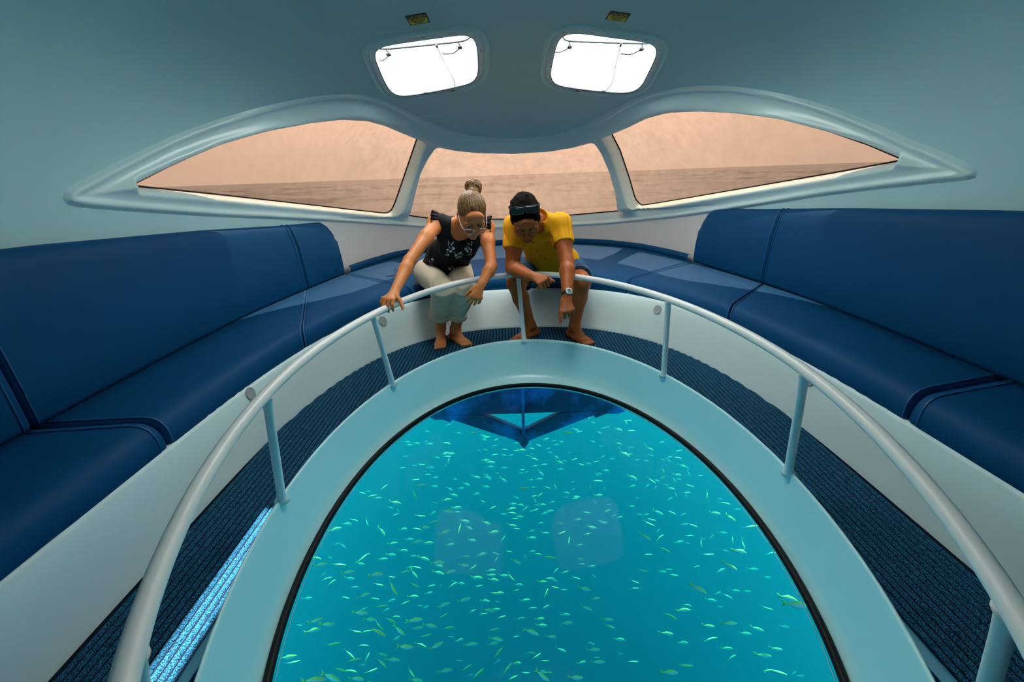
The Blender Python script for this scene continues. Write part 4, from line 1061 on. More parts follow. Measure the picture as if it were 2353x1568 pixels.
# embroidery
EMB = principled('white_embroidery', (0.70, 0.74, 0.72), 0.7)
emb_v, emb_f = [], []
def petal(px_, py_, ang, ln, wd):
    """one stitched petal or leaf lying on the cloth"""
    p_, n_ = onto(bvh_t, px_, py_, .0012)
    if p_ is None: return
    k_ = np.linalg.norm(p_-EYE)/FPX; u = nrm(RT-n_*np.dot(RT, n_)); w_ = np.cross(n_, u)
    if np.dot(w_, UP) < 0: w_ = -w_
    a_ = math.radians(ang); ux = u*math.cos(a_)-w_*math.sin(a_); uy = u*math.sin(a_)+w_*math.cos(a_); o_ = len(emb_v)
    for b in np.linspace(0, 2*PI, 8, endpoint=False): emb_v.append(p_+ux*math.cos(b)*ln*.5*k_+uy*math.sin(b)*wd*.5*k_)
    emb_v.append(p_+n_*.0016); emb_f.extend([(o_+i, o_+(i+1) % 8, o_+8) for i in range(8)])
def motif(pts): 
    for q in pts: petal(*q)
ex, ey, es = 960, 540, 160/2091
for fl in ((900, 445, 34), (990, 490, 44), (1070, 410, 52), (1440, 420, 44), (1490, 485, 44), (1600, 440, 38), (1145, 610, 44), (440, 735, 50), (965, 1020, 46), (1300, 540, 40)):
    for a in range(5): petal(ex+es*(fl[0]+fl[2]*.55*math.cos(a*1.257)), ey+es*(fl[1]+fl[2]*.55*math.sin(a*1.257)), math.degrees(a*1.257), fl[2]*es*1.05, fl[2]*es*.8)
for lf in ((930, 220, 80, 90), (925, 300, 70, 80), (1020, 280, -50, 110), (1060, 225, -30, 70), (960, 380, 80, 80), (1040, 350, -40, 60), (870, 590, -50, 80), (920, 600, -60, 90), (890, 520, 30, 60), (1620, 220, 80, 90), (1610, 290, -70, 80), (1530, 270, 70, 80), (1490, 350, 40, 70), (1540, 400, -75, 90), (1590, 520, -35, 90), (1530, 590, 60, 80), (1590, 590, 50, 70), (1100, 530, 50, 80), (1240, 560, -25, 100), (1200, 690, -45, 110), (1260, 640, -20, 120), (1340, 600, -15, 70), (1300, 680, 25, 60), (1160, 670, 10, 80), (350, 780, 75, 80), (385, 860, 70, 80), (430, 820, 30, 60), (920, 960, 60, 50), (1030, 955, -20, 80), (1070, 1000, -10, 90), (1100, 1050, 70, 70), (1180, 1020, -5, 90), (1150, 1080, -70, 70), (1240, 1025, 20, 30), (1650, 745, 0, 24), (1600, 815, 0, 26)):
    petal(ex+es*lf[0], ey+es*lf[1], lf[2], lf[3]*es*1.05, lf[3]*es*.34)
if emb_v: sub(mesh('embroidery', emb_v, emb_f, EMB, top_o))
# trousers
CREAM = principled('cream_denim', (0.70, 0.60, 0.44), 0.8, 0.2, bump=(600, .15, .002), mottle=(12, .05))
Pf = Field(V(-.90, 2.80, .08), V(-.28, 3.60, .68), .0042)
Pf.cone(W['pel']+spine*.09, W['pel'], .118, .145, .04, flat=(thin, .88))
for q in ('L', 'R'):
    hp_, kn_, an_ = W['hip'+q], W['kn'+q], W['an'+q]
    Pf.cone(hp_+V(0, .03, .01), kn_, .104, .074, .03); cuff = kn_*.20+an_*.80+V(0, 0, .062); W['cuff'+q] = cuff
    Pf.cone(kn_, kn_*.4+cuff*.6+V(0, .014, 0), .076, .073, .02); Pf.cone(kn_*.4+cuff*.6+V(0, .014, 0), cuff, .073, .066, .02)
Pf.plane((0, 0, .364), (0, 0, -1), 'cut', .006, lo=V(-.9, 3.48, .1), hi=V(-.2, 3.9, .6))
def wr_(P):
    o = .0028*noise3(P, 48, 8)
    for q in ('L', 'R'):
        d = np.linalg.norm(P-W['kn'+q], axis=1); ax = nrm(W['hip'+q]-W['kn'+q]); o = o+.0035*np.sin((P-W['kn'+q])@nrm([.1, .5, -.85])*130+2.5*noise3(P, 22, 4))*np.exp(-((d-.06)/.07)**2)
    return o
Pf.displace(wr_)
for q in ('L', 'R'):
    ax = nrm(W['an'+q]-W['kn'+q]); Pf.plane(W['cuff'+q]+ax*.004, ax, 'cut', .002, lo=W['cuff'+q]-V(.085, .085, .10), hi=W['cuff'+q]+V(.085, .085, .06))
vp, fp_ = Pf.mesh(); tro = big_mesh('trousers', vp, fp_, CREAM, person_w)
for q in ('L', 'R'):
    ax = nrm(W['an'+q]-W['kn'+q]); c_ = W['cuff'+q]; u1 = nrm(np.cross(ax, (0, 1, .2))); u2 = np.cross(ax, u1); rows = []
    for o_, r_ in ((-.022, .066), (-.025, .073), (-.020, .0785), (.0, .079), (.020, .0785), (.025, .074), (.022, .066), (.0, .064), (-.02, .064)):
        rows.append([c_+ax*(o_+.004*math.sin(3*a))+(u1*math.cos(a)+u2*math.sin(a))*(r_+.0025*math.sin(5*a+o_*40)) for a in np.linspace(0, 2*PI, 40, endpoint=False)])
    sub(fix_normals(mesh('rolled_cuff', np.array(rows).reshape(-1, 3), grid_faces(9, 40, False, True), CREAM, tro)))

# ------------------------------------------------------------------ the man
Mn = {}
Mn['pel'] = at_y(1268, 612, 3.44); Mn['waist'] = at_y(1258, 584, 3.34); Mn['chest'] = at_y(1243, 545, 3.17)
Mn['shL'] = at_y(1185, 520, 3.02); Mn['shR'] = at_y(1286, 518, 3.08); Mn['neck'] = at_y(1238, 513, 3.06)
Mn['elL'] = at_y(1177, 616, 2.93); Mn['wrL'] = at_y(1221, 635, 2.70)
Mn['elR'] = at_y(1303, 601, 2.90); Mn['wrR'] = at_y(1303, 683, 2.68)
Mn['hipL'] = at_y(1222, 626, 3.42); Mn['hipR'] = at_y(1316, 626, 3.42)
Mn['knL'] = at_y(1184, 650, 3.03); Mn['knR'] = at_y(1338, 648, 3.05)
Mn['anL'] = at_z(1219, 748, .09); Mn['anR'] = at_z(1320, 752, .09)
hm = at_y(1207, 500, 2.84); m_fwd = nrm([.04, -.61, -.68]); m_up = nrm([-.07, -.50, .75]); MS = 1.10
B = Field(V(-.28, 2.42, -.03), V(.66, 3.66, 1.10), Hh)
sh_m = nrm(Mn['shR']-Mn['shL']); sp_m = nrm(Mn['chest']-Mn['pel']); th_m = nrm(np.cross(sh_m, sp_m)); fr_m = th_m if th_m[1] < 0 else -th_m
L_m, M_m = head(B, hm, m_fwd, m_up, MS, True)
B.cone(L_m(0, -.03, -.05), Mn['neck'], .056, .066, .03); B.cone(Mn['neck'], Mn['chest'], .07, .11, .03, flat=(th_m, .8))
for q in ('shL', 'shR'):
    B.cone(Mn['neck']+(Mn[q]-Mn['neck'])*.25, Mn[q], .055, .056, .035); B.cone(Mn['chest']+(Mn[q]-Mn['chest'])*.4, Mn[q], .085, .058, .04)
B.cone(Mn['chest'], Mn['waist'], .13, .115, .05, flat=(th_m, .72)); B.cone(Mn['waist'], Mn['pel'], .115, .135, .05, flat=(th_m, .8))
for q in ('L', 'R'):
    sh_, el_, wr_2 = Mn['sh'+q], Mn['el'+q], Mn['wr'+q]; m1 = sh_*.55+el_*.45; m2 = el_*.72+wr_2*.28
    B.chain([sh_, m1, el_], [.058, .056, .043], .03); B.chain([el_, m2, wr_2], [.043, .047, .030], .02)
    hp_, kn_, an_ = Mn['hip'+q], Mn['kn'+q], Mn['an'+q]
    B.chain([hp_, kn_], [.092, .060], .03); cal = kn_*.64+an_*.36+V(0, .022, 0); B.chain([kn_, cal, an_], [.057, .056, .036], .02)
    B.ell(kn_+V(0, -.022, -.01), (.036, .03, .04), None, .02)
foot(B, Mn['anL'], (-.62, -.55, 0), 1.0, 1); foot(B, Mn['anR'], (.50, -.80, 0), 1.0, -1)
hand(B, Mn['wrL'], nrm(at_y(1247, 645, 2.64)-Mn['wrL']), nrm([-.25, .75, -.70]), nrm([.45, -.2, .75]), 1.08, (68, 80, 45), (.9, .45, .25), spread=2)
kn_r, tips_r = hand(B, Mn['wrR'], nrm(at_y(1304, 722, 2.60)-Mn['wrR']), nrm([.1, .95, -.45]), nrm([-1, 0, .1]), 1.10, (58, 75, 40), (.95, .25, .55), point=(14, 16, 10), spread=3)
person_m = empty('person', tuple(np.r_[Mn['pel'][:2], 0.0]))
tag(person_m, 'person in a yellow short sleeved shirt and denim shorts, pointing down at the glass floor', 'person', 'people on the bow cushion')
Vb, Fb = B.mesh(); body_m = big_mesh('body', Vb, Fb, SKIN_M, person_m); bvh_bm = BVHTree.FromPolygons([tuple(v_) for v_ in Vb], [tuple(int(i) for i in f_) for f_ in Fb])
face_bits(L_m, M_m, person_m, MS, DARKHAIR, LIPS_M)
blob('fingernail', tips_r[0]-V(0, .004, -.004), (.006, .004, .008), np.eye(3), NAIL, person_m, 8)
Hf = Field(hm-V(.18, .18, .16), hm+V(.18, .18, .20), .0034)
Hf.ell(L_m(0, -.014, .046), np.array((.0815, .0995, .0890))*MS, M_m); Hf.cone(L_m(0, -.05, -.05), L_m(0, -.03, .0), .05*MS, .07*MS, .02)
Hf.plane(L_m(0, .075, .066), M_m[1]*.83-M_m[2]*.56, 'cut', .008); Hf.plane(L_m(0, -.03, -.06), -M_m[2]*.9+M_m[1]*.45, 'cut', .01)
for sx in (-1, 1):
    Hf.cone(L_m(sx*.070, .018, .02), L_m(sx*.070, .016, -.022), .012*MS, .008*MS, .004)
    Hf.ell(L_m(sx*.082, -.004, -.008), np.array((.02, .020, .033))*MS, M_m, .004, 'cut')
Hf.displace(lambda P: .0040*noise3(P, 260, 2)+.0045*noise3(P, 130, 9))
vh, fh = Hf.mesh(); big_mesh('hair', vh, fh, DARKHAIR, person_m)
# sunglasses pushed up on the forehead
SHADE = principled('dark_mirror_lens', (0.02, 0.035, 0.045), 0.06, 0.8, metallic=0.6); FRAME = principled('black_plastic', (0.01, 0.01, 0.012), 0.45, 0.4)
sg_ = empty('sunglasses'); sg_.parent = person_m; sg_.location = -Vector(person_m.location)
ga = math.radians(56)
def gpt(a, b, c_):
    R_ = .104+b-.9*a*a/.6*1.0; return L_m(a, -.014+R_*math.cos(ga)-c_*math.sin(ga), .044+R_*math.sin(ga)*.92+c_*math.cos(ga))
for sx in (-1, 1):
    rows = []
    for u_ in np.linspace(.004, .070, 12):
        top_z = .019; bot = -.020+.014*max(0, 1-(u_-.002)/.014)**2+.006*max(0, (u_-.052)/.018)
        rows.append([gpt(sx*u_, .010-.25*(z_-top_z), z_) for z_ in np.linspace(bot, top_z, 6)])
    o = sub(mesh('lens', np.array(rows).reshape(-1, 3), grid_faces(12, 6), SHADE, sg_)); md = o.modifiers.new('thick', 'SOLIDIFY'); md.thickness = .002
    edge = [r[0] for r in rows]+[r[-1] for r in rows[::-1]]
    sub(tube('frame', edge, .0022, FRAME, sg_, 6, True))
    sub(tube('temple_arm', spline([gpt(sx*.070, .012, .014), L_m(sx*.081, .000, .088), L_m(sx*.0835, -.035, .062), L_m(sx*.079, -.060, .035)], 5), .0034, FRAME, sg_, 6))
sub(tube('bridge', [gpt(-.006, .008, .012), gpt(0, .010, .014), gpt(.006, .008, .012)], .003, FRAME, sg_, 6))
# shirt
def yellow():
    m = principled('yellow_ribbed_cotton', (0.80, 0.43, 0.012), 0.8, 0.15); t = NT(m.node_tree); p = m.node_tree.nodes['Principled BSDF']
    c = t.add('ShaderNodeTexCoord'); wv = t.add('ShaderNodeTexWave', i_Scale=58.0, i_Distortion=.6, i_Detail=1.0); wv.bands_direction = 'X'; t.link(c, 'Object', wv, 0)
    r = t.add('ShaderNodeValToRGB'); t.link(wv, 0, r, 0); e = r.color_ramp.elements
    e[0].color = (0.66, 0.29, 0.004, 1); e[1].color = (0.92, 0.46, 0.012, 1); t.link(r, 0, p, 'Base Color')
    b = t.add('ShaderNodeBump', i_Strength=.25, i_Distance=.002); t.link(wv, 0, b, 'Height'); t.link(b, 0, p, 'Normal'); return m
YSHIRT = yellow()
Sf = Field(V(-.22, 2.78, .40), V(.58, 3.70, 1.04), .0042)
Sf.cone(Mn['chest'], Mn['waist'], .150, .152, .05, flat=(th_m, .78)); Sf.cone(Mn['waist'], Mn['pel']+sp_m*.01+V(.03, .0, 0), .155, .188, .05, flat=(th_m, .88))
Sf.cone(Mn['neck']-sp_m*.01, Mn['chest'], .088, .13, .03, flat=(th_m, .85))
for q in ('L', 'R'):
    s_, e_ = Mn['sh'+q], Mn['el'+q]; slv = s_*.44+e_*.56; Mn['slv'+q] = slv
    Sf.cone(Mn['neck']+(s_-Mn['neck'])*.3, s_, .076, .071, .03); Sf.cone(Mn['chest']+(s_-Mn['chest'])*.4, s_, .10, .070, .035)
    Sf.cone(s_, slv, .072, .071, .025)
    ax = nrm(e_-s_); Sf.plane(slv-ax*.006, ax, 'cut', .003, lo=slv-V(.10, .10, .09), hi=slv+V(.10, .10, .09))
Sf.cone(Mn['neck'], Mn['neck']+sp_m*.050+fr_m*.01, .084, .078, .02)
Sf.cone(Mn['neck']+sp_m*.075+fr_m*.014, Mn['neck']+sp_m*.15+fr_m*.03, .064, .080, .006, 'cut')
Sf.cone(Mn['neck']+fr_m*.075+sp_m*.02, Mn['neck']+fr_m*.10+sp_m*.10, .030, .05, .01, 'cut')
Sf.plane(Mn['pel']+sp_m*.015+fr_m*.04, nrm(-sp_m+fr_m*.55), 'cut', .005)
def fold(P):
    o = .0040*noise3(P, 42, 21)
    for q, sx in (('L', -1), ('R', 1)):
        d = (P-Mn['sh'+q]); r_ = np.linalg.norm(d, axis=1); a = np.arctan2(d@sp_m, d@(sh_m*sx)); o = o+.0045*np.sin(a*9+2*noise3(P, 15, 4))*np.exp(-((r_-.11)/.06)**2)
    return o
Sf.displace(fold)
vs, fs = Sf.mesh(); shirt = big_mesh('shirt', vs, fs, YSHIRT, person_m); bvh_s = bvh_of(shirt)
BUT = principled('brown_button', (0.09, 0.035, 0.015), 0.35)
for px_, py_ in ((1224, 557), (1233, 577), (1243.5, 588), (1253, 594)):
    p_, n_ = onto(bvh_s, px_, py_, .001)
    if p_ is None: continue
    x_ = nrm(np.cross(n_, (0, 0, 1))); sub(blob('button', p_, (.0055, .0055, .0025), [x_, np.cross(n_, x_), n_], BUT, shirt, 10))
pl_ = [onto(bvh_s, px_, py_, .0015)[0] for px_, py_ in ((1230, 556), (1238, 572), (1247, 583), (1257, 591), (1266, 597))]
pl_ = [q for q in pl_ if q is not None]
if len(pl_) > 2: sub(tube('placket_edge', spline(pl_, 5), .0022, YSHIRT, shirt, 6))
ca = [Mn['neck']+sp_m*(.062+.012*math.cos(a))+th_m*0+ (sh_m*math.cos(a+PI/2)*.074+fr_m*math.sin(a+PI/2)*.066) for a in np.linspace(.35, 2*PI-.35, 30)]
rows = [[p_-sp_m*.014 for p_ in ca], [p_+sp_m*.016-nrm(p_-Mn['neck'])*.004 for p_ in ca]]
o = sub(mesh('collar', np.array(rows).reshape(-1, 3), grid_faces(2, 30), YSHIRT, shirt)); md = o.modifiers.new('thick', 'SOLIDIFY'); md.thickness = .004
# shorts
def denim():
    m = principled('blue_denim', (0.012, 0.055, 0.14), 0.85, 0.2, bump=(500, .3, .002)); t = NT(m.node_tree); p = m.node_tree.nodes['Principled BSDF']
    c = t.add('ShaderNodeTexCoord'); n = t.add('ShaderNodeTexNoise', i_Scale=26.0, i_Detail=5.0); t.link(c, 'Object', n, 0); r = t.add('ShaderNodeValToRGB'); t.link(n, 0, r, 0)
    e = r.color_ramp.elements; e[0].position = .35; e[0].color = (0.006, 0.032, 0.085, 1); e[1].position = .75; e[1].color = (0.05, 0.15, 0.27, 1); t.link(r, 0, p, 'Base Color'); return m
DENIM = denim()
Df = Field(V(-.16, 2.90, .30), V(.62, 3.68, .70), .0042)
Df.cone(Mn['pel']+sp_m*.05, Mn['pel'], .135, .150, .04, flat=(th_m, .88))
for q in ('L', 'R'):
    hp_, kn_ = Mn['hip'+q], Mn['kn'+q]; end = hp_*.26+kn_*.74; Mn['hem'+q] = end; Df.cone(hp_+V(0, .03, .012), end, .112, .092, .03)
    ax = nrm(kn_-hp_); Df.plane(end-ax*.01, ax, 'cut', .002, lo=end-V(.12, .12, .12), hi=end+V(.12, .12, .12))
Df.plane((0, 0, .364), (0, 0, -1), 'cut', .006, lo=V(-.2, 3.52, .2), hi=V(.7, 3.95, .6))
Df.displace(lambda P: .0035*noise3(P, 50, 31)+.002*np.sin((P-Mn['pel'])@nrm([1, .5, .3])*90+3*noise3(P, 18, 2)))
vd, fd = Df.mesh(); sho = big_mesh('shorts', vd, fd, DENIM, person_m)
FRAY = principled('frayed_thread', (0.62, 0.64, 0.64), 0.9)
fr_parts = []
for q in ('L', 'R'):
    ax = nrm(Mn['kn'+q]-Mn['hip'+q]); u1 = nrm(np.cross(ax, (0, 0, 1))); u2 = np.cross(u1, ax)
    for a in np.linspace(0, 2*PI, 70, endpoint=False):
        rd = u1*math.cos(a)+u2*math.sin(a)
        if rd[2] < -.5: continue
        p0 = Mn['hem'+q]-ax*(.014+.012*random.random())+rd*.0925
        p1 = p0+ax*random.uniform(.012, .034)+rd*random.uniform(.0, .010)+V(random.uniform(-.006, .006), 0, random.uniform(-.004, .008))
        fr_parts.append(tube_data([p0, (p0+p1)/2+rd*.003, p1], .0012, 4))
v, f = merge(*fr_parts); fr_o = sub(mesh('frayed_hem', v, f, FRAY, sho)); fr_o['kind'] = 'stuff'
patch = []
for _ in range(60):
    a = random.uniform(-.3, 1.1); ax = nrm(Mn['knL']-Mn['hipL']); u1 = nrm(np.cross(ax, (0, 0, 1))); u2 = np.cross(u1, ax); u1 = -u1 if u1[0] > 0 else u1
    rd = nrm(u1*math.cos(a)+V(0, 0, 1)*math.sin(a)); c_ = Mn['hipL']*random.uniform(.30, .5)+Mn['knL']*0; k_ = random.uniform(.45, .70); c_ = Mn['hipL']*(1-k_)+Mn['knL']*k_
    p0 = c_+rd*(.108-.018*k_*1.0); p1 = p0+V(random.uniform(-.02, .02), random.uniform(-.02, .02), random.uniform(0, .010)); patch.append(tube_data([p0, (p0+p1)/2+rd*.004, p1], .0016, 4))
v, f = merge(*patch); po = sub(mesh('torn_threads', v, f, FRAY, sho)); po['kind'] = 'stuff'
# wristwatch
wax = nrm(Mn['wrR']-Mn['elR']); wc = Mn['wrR']-wax*.018
cam_d = nrm(EYE-wc); nn = nrm(cam_d-wax*np.dot(cam_d, wax)); uu = np.cross(wax, nn)
nn2 = nrm(nn*.95+uu*(.30 if uu[0] > 0 else -.30)); uu = np.cross(wax, nn2)
wt = empty('wristwatch'); wt.parent = person_m; wt.location = -Vector(person_m.location)
rows = [[wc+wax*o_+(nn2*math.cos(a)+uu*math.sin(a))*r_ for a in np.linspace(0, 2*PI, 36, endpoint=False)] for o_, r_ in ((-.012, .0315), (-.012, .0345), (.012, .0345), (.012, .0315))]
sub(fix_normals(mesh('strap', np.array(rows).reshape(-1, 3), grid_faces(4, 36, True, True), FRAME, wt)))
def rounded(c, sx, sy, th, X, Y, N, e=3.2):
    v = []
    for h_, k_ in ((0, 1), (th*.6, 1), (th, .86)):
        for a in np.linspace(0, 2*PI, 28, endpoint=False):
            ca_, sa_ = math.cos(a), math.sin(a); v.append(c+N*h_+k_*(X*sx*np.sign(ca_)*abs(ca_)**(2/e)+Y*sy*np.sign(sa_)*abs(sa_)**(2/e)))
    return v, grid_faces(3, 28, False, True)+[tuple(range(56, 84))]
cc = wc+nn2*.034
sub(fix_normals(mesh('case', *rounded(cc, .0200, .0225, .010, uu, wax, nn2), principled('silver_plastic', (.66, .70, .70), .3), wt)))
sub(fix_normals(mesh('display', *rounded(cc+nn2*.0098, .0120, .0130, .0012, uu, wax, nn2, 5), principled('grey_lcd', (.16, .22, .22), .2), wt)))
for sx in (-1, 1): sub(blob('watch_button', cc+nn2*.005+uu*sx*.020+wax*.008, (.003, .003, .003), np.eye(3), STEEL, wt, 8))
# ================================================================== SMALL THINGS
# folded eyeglasses lying on the cushion beside the woman
eg = empty('eyeglasses', tuple(at_z(903, 630, SEAT_Z+.006))); tag(eg, 'dark folded eyeglasses lying on the sunlit cushion beside the woman', 'glasses')
g0 = lambda px_, py_, h_=.008: at_z(px_, py_, SEAT_Z+h_)
for cx_, cy_ in ((909.5, 625), (919, 621)):
    c_ = at_z(cx_, cy_+4.5, SEAT_Z+.012); r_ = []
    for a in np.linspace(0, 2*PI, 20, endpoint=False): r_.append(c_+RT*.0125*math.cos(a)+V(0, .006, .020)*math.sin(a)+V(0, .006, .020))
    tube('rim', r_, .0022, FRAME, eg, 6, True)
tube('temple_arm', spline([g0(910, 633, .012), g0(900, 634.5), g0(888, 635.5, .006)], 5), .0026, FRAME, eg, 6)
tube('temple_arm', spline([g0(909, 630, .016), g0(899, 633.5, .010), g0(889, 635, .008)], 5), .0022, FRAME, eg, 6)

# ================================================================== FISH
FB = principled('pale_silver_blue_fish', (0.28, 0.66, 0.66), 0.4, 0.3)
FY = principled('yellow_green_fish_back', (0.28, 0.64, 0.09), 0.5, 0.2)
def fish_mesh(bend):
    """body along +x (head), y sideways, z towards the back; unit length"""
    xs = [-.30, -.24, -.12, .02, .16, .28, .38, .44]; hh = [.022, .040, .095, .135, .135, .105, .055, .012]; ww = [.010, .018, .045, .062, .062, .050, .028, .008]
    v, f, mi = [], [], []; n = 10
    cy = lambda x_: bend*(x_-.1)**2
    for x_, h_, w_ in zip(xs, hh, ww):
        for k in range(n): a = 2*PI*k/n; v.append((x_, cy(x_)+w_*math.cos(a), h_*math.sin(a)))
    for i in range(len(xs)-1):
        for k in range(n):
            f.append((i*n+k, i*n+(k+1) % n, (i+1)*n+(k+1) % n, (i+1)*n+k)); up_ = math.sin(2*PI*(k+.5)/n); mi.append(1 if up_ > .55 or (i < 1) else 0)
    f.append(tuple((len(xs)-1)*n+k for k in range(n))); mi.append(0)
    def fin(P_, m_):
        o_ = len(v)
        for s in (-1, 1): v.extend([(x_, cy(x_)+s*.004, z_) for x_, z_ in P_])
        k_ = len(P_); f.append(tuple(range(o_, o_+k_))); mi.append(m_); f.append(tuple(range(o_+2*k_-1, o_+k_-1, -1))); mi.append(m_)
        for i in range(k_): f.append((o_+i, o_+k_+i, o_+k_+(i+1) % k_, o_+(i+1) % k_)); mi.append(m_)
    fin([(-.28, .02), (-.50, .155), (-.40, .0), (-.50, -.155), (-.28, -.02)], 1)
    fin([(-.16, .07), (-.10, .125), (.05, .165), (.16, .14), (.10, .10)], 1); fin([(-.18, -.06), (-.12, -.115), (-.02, -.13), (.0, -.10)], 0); fin([(.12, -.10), (.06, -.165), (.16, -.125)], 0)
    me = bpy.data.meshes.new('fish'); me.from_pydata(v, [], f); me.materials.append(FB); me.materials.append(FY)
    me.polygons.foreach_set('material_index', mi); me.polygons.foreach_set('use_smooth', [True]*len(f)); me.update()
    bm = bmesh.new(); bm.from_mesh(me); bmesh.ops.recalc_face_normals(bm, faces=bm.faces); bm.to_mesh(me); bm.free(); return me
FM = [fish_mesh(b) for b in (0.0, 0.22, -0.22)]
T1 = "1755 437 105 2 s,1730 515 95 95 t,1470 165 65 5 s,1725 85 70 -10 t,1850 185 65 15 s,2020 190 120 0 t,2150 222 85 25 s,2150 268 80 15 s,2295 268 85 -30 t,2275 342 80 -5 t,2165 385 80 20 t,1500 318 90 0 s,1345 310 80 5 s,1700 305 120 20 t,1205 468 70 -10 t,1400 565 100 8 t,1510 602 90 2 s,1690 580 55 -40 t,1170 605 90 -8 t,1475 683 90 0 t,1570 722 75 0 s,1325 748 110 -3 t,1395 815 115 -10 s,1560 828 90 5 s,1740 858 90 35 s,1790 932 105 22 s,1880 850 80 0 s,1945 803 100 30 s,2060 718 110 20 s,2180 690 70 30 s,2200 722 90 10 s,2230 540 120 5 s,2235 592 90 0 s,2175 832 95 12 s,2065 918 95 -10 s,2135 1007 85 22 t,1710 990 110 -5 s,950 840 105 -45 t,690 905 90 25 t,810 940 110 -10 t,880 968 90 0 s,1320 915 125 70 t,1090 1025 135 15 s,1030 1085 80 30 s,1090 1168 90 -20 t,1825 1085 120 -5 s,1725 1128 115 12 s,1925 1245 115 15 s,1975 1325 95 35 s,1865 1325 130 100 t,2255 1085 100 -30 t,2180 1268 110 22 s,2270 1378 120 -10 s,2010 1475 100 10 s,1750 1525 95 -8 s,1680 1380 130 -25 s,1450 1320 120 5 s,1345 1335 110 18 t,1185 1340 95 -5 s,930 1365 130 60 s,745 1255 105 75 t,590 1230 110 22 t,510 1278 105 8 s,365 1345 140 -12 s,265 1280 90 80 t,1060 1515 110 -8 s,1350 1495 130 -12 s,1490 1505 110 5 s,1545 1252 115 -12 t,1390 1185 120 8 t"
T2 = "905 148 85 30 s,1185 180 70 30 s,1105 58 70 15 t,1105 288 70 35 s,790 180 140 0 t,1420 145 100 15 s,1505 50 80 70 t,1565 158 100 -3 t,640 282 80 -25 t,730 292 70 8 s,670 327 75 0 s,455 332 85 28 t,258 392 100 5 s,355 320 55 0 s,50 383 90 12 t,40 450 80 15 t,120 452 75 -5 t,325 458 80 18 t,375 437 65 -5 t,570 372 75 -12 t,595 420 70 8 s,670 472 80 40 t,825 425 55 -55 t,765 520 60 5 s,880 505 95 -25 t,1430 365 55 65 t,1545 375 45 60 t,1505 445 110 32 s,1205 345 45 10 s,1335 497 75 3 t,1145 530 85 -12 t,1220 475 80 -38 t,1740 320 45 70 s,1930 298 80 -18 t,2140 400 90 -15 t,2125 480 100 10 t,1945 508 55 -8 t,2020 515 65 40 s,1750 520 60 5 s,2235 600 70 35 s,2265 675 75 70 s,1955 635 75 70 t,2125 690 95 5 s,2085 745 85 65 t,2140 740 75 8 t,1990 810 60 8 s,1585 718 125 30 s,1815 758 110 40 t,1585 825 85 -22 s,1760 825 70 -45 s,1860 850 65 -65 t,2110 930 70 75 s,2240 900 85 -3 t,2230 925 70 85 t,1640 970 45 0 s,1575 1068 80 0 s,1265 637 80 5 s,1190 675 70 12 s,1165 762 125 3 t,1080 830 55 90 s,1250 850 55 80 s,720 622 80 -2 s,520 563 95 -3 t,410 583 85 -15 t,485 668 100 50 s,465 740 90 -4 s,365 750 75 0 s,40 605 80 -3 s,35 750 100 40 s,255 628 80 -3 t,305 658 65 -22 t,660 830 90 70 t,255 850 170 -3 t,390 838 70 -6 t,565 840 85 30 t,795 905 85 15 s,865 775 65 -25 t,865 865 65 -25 t,475 930 85 -45 t,400 945 85 -12 t,415 998 80 65 s,185 962 80 22 s,615 1020 85 -25 t,505 1048 90 5 s,430 1052 65 5 t,150 1040 95 0 s,240 1050 90 12 s,130 1100 120 -8 s,295 1098 95 -50 t,135 1145 110 10 t,230 1192 90 8 s,35 1162 80 8 s,530 1152 95 -15 s,370 1125 75 -32 t,910 948 100 10 t,890 972 90 -8 t,1180 935 100 -3 s,1135 1020 60 50 s,1295 1047 70 0 t,1030 1140 95 6 t,1355 1180 75 -28 t,1425 1200 85 -18 t,1670 1165 70 5 s,1750 1165 75 -12 t,1895 1142 120 28 s,2055 1140 110 28 t,2195 1165 80 -30 t,1810 1225 105 15 t,1785 1275 130 28 t,1185 1238 75 2 t,1240 1262 90 8 s,930 1225 80 -5 s,725 1270 75 0 s,140 1300 110 12 s,480 1268 75 -15 t,370 1362 85 -20 t,375 1447 110 0 s,540 1388 95 5 s,735 1388 105 -28 t,825 1470 110 95 t,30 1460 100 -60 t,1095 1320 110 12 s,1040 1400 90 -20 t,1740 1435 140 35 s,1915 1440 110 -45 t,1890 1365 70 -50 t,2310 1295 110 22 t,2265 1420 85 -6 t,2145 1497 100 -15 s,2245 1510 65 15 s,950 1530 85 -10 t"
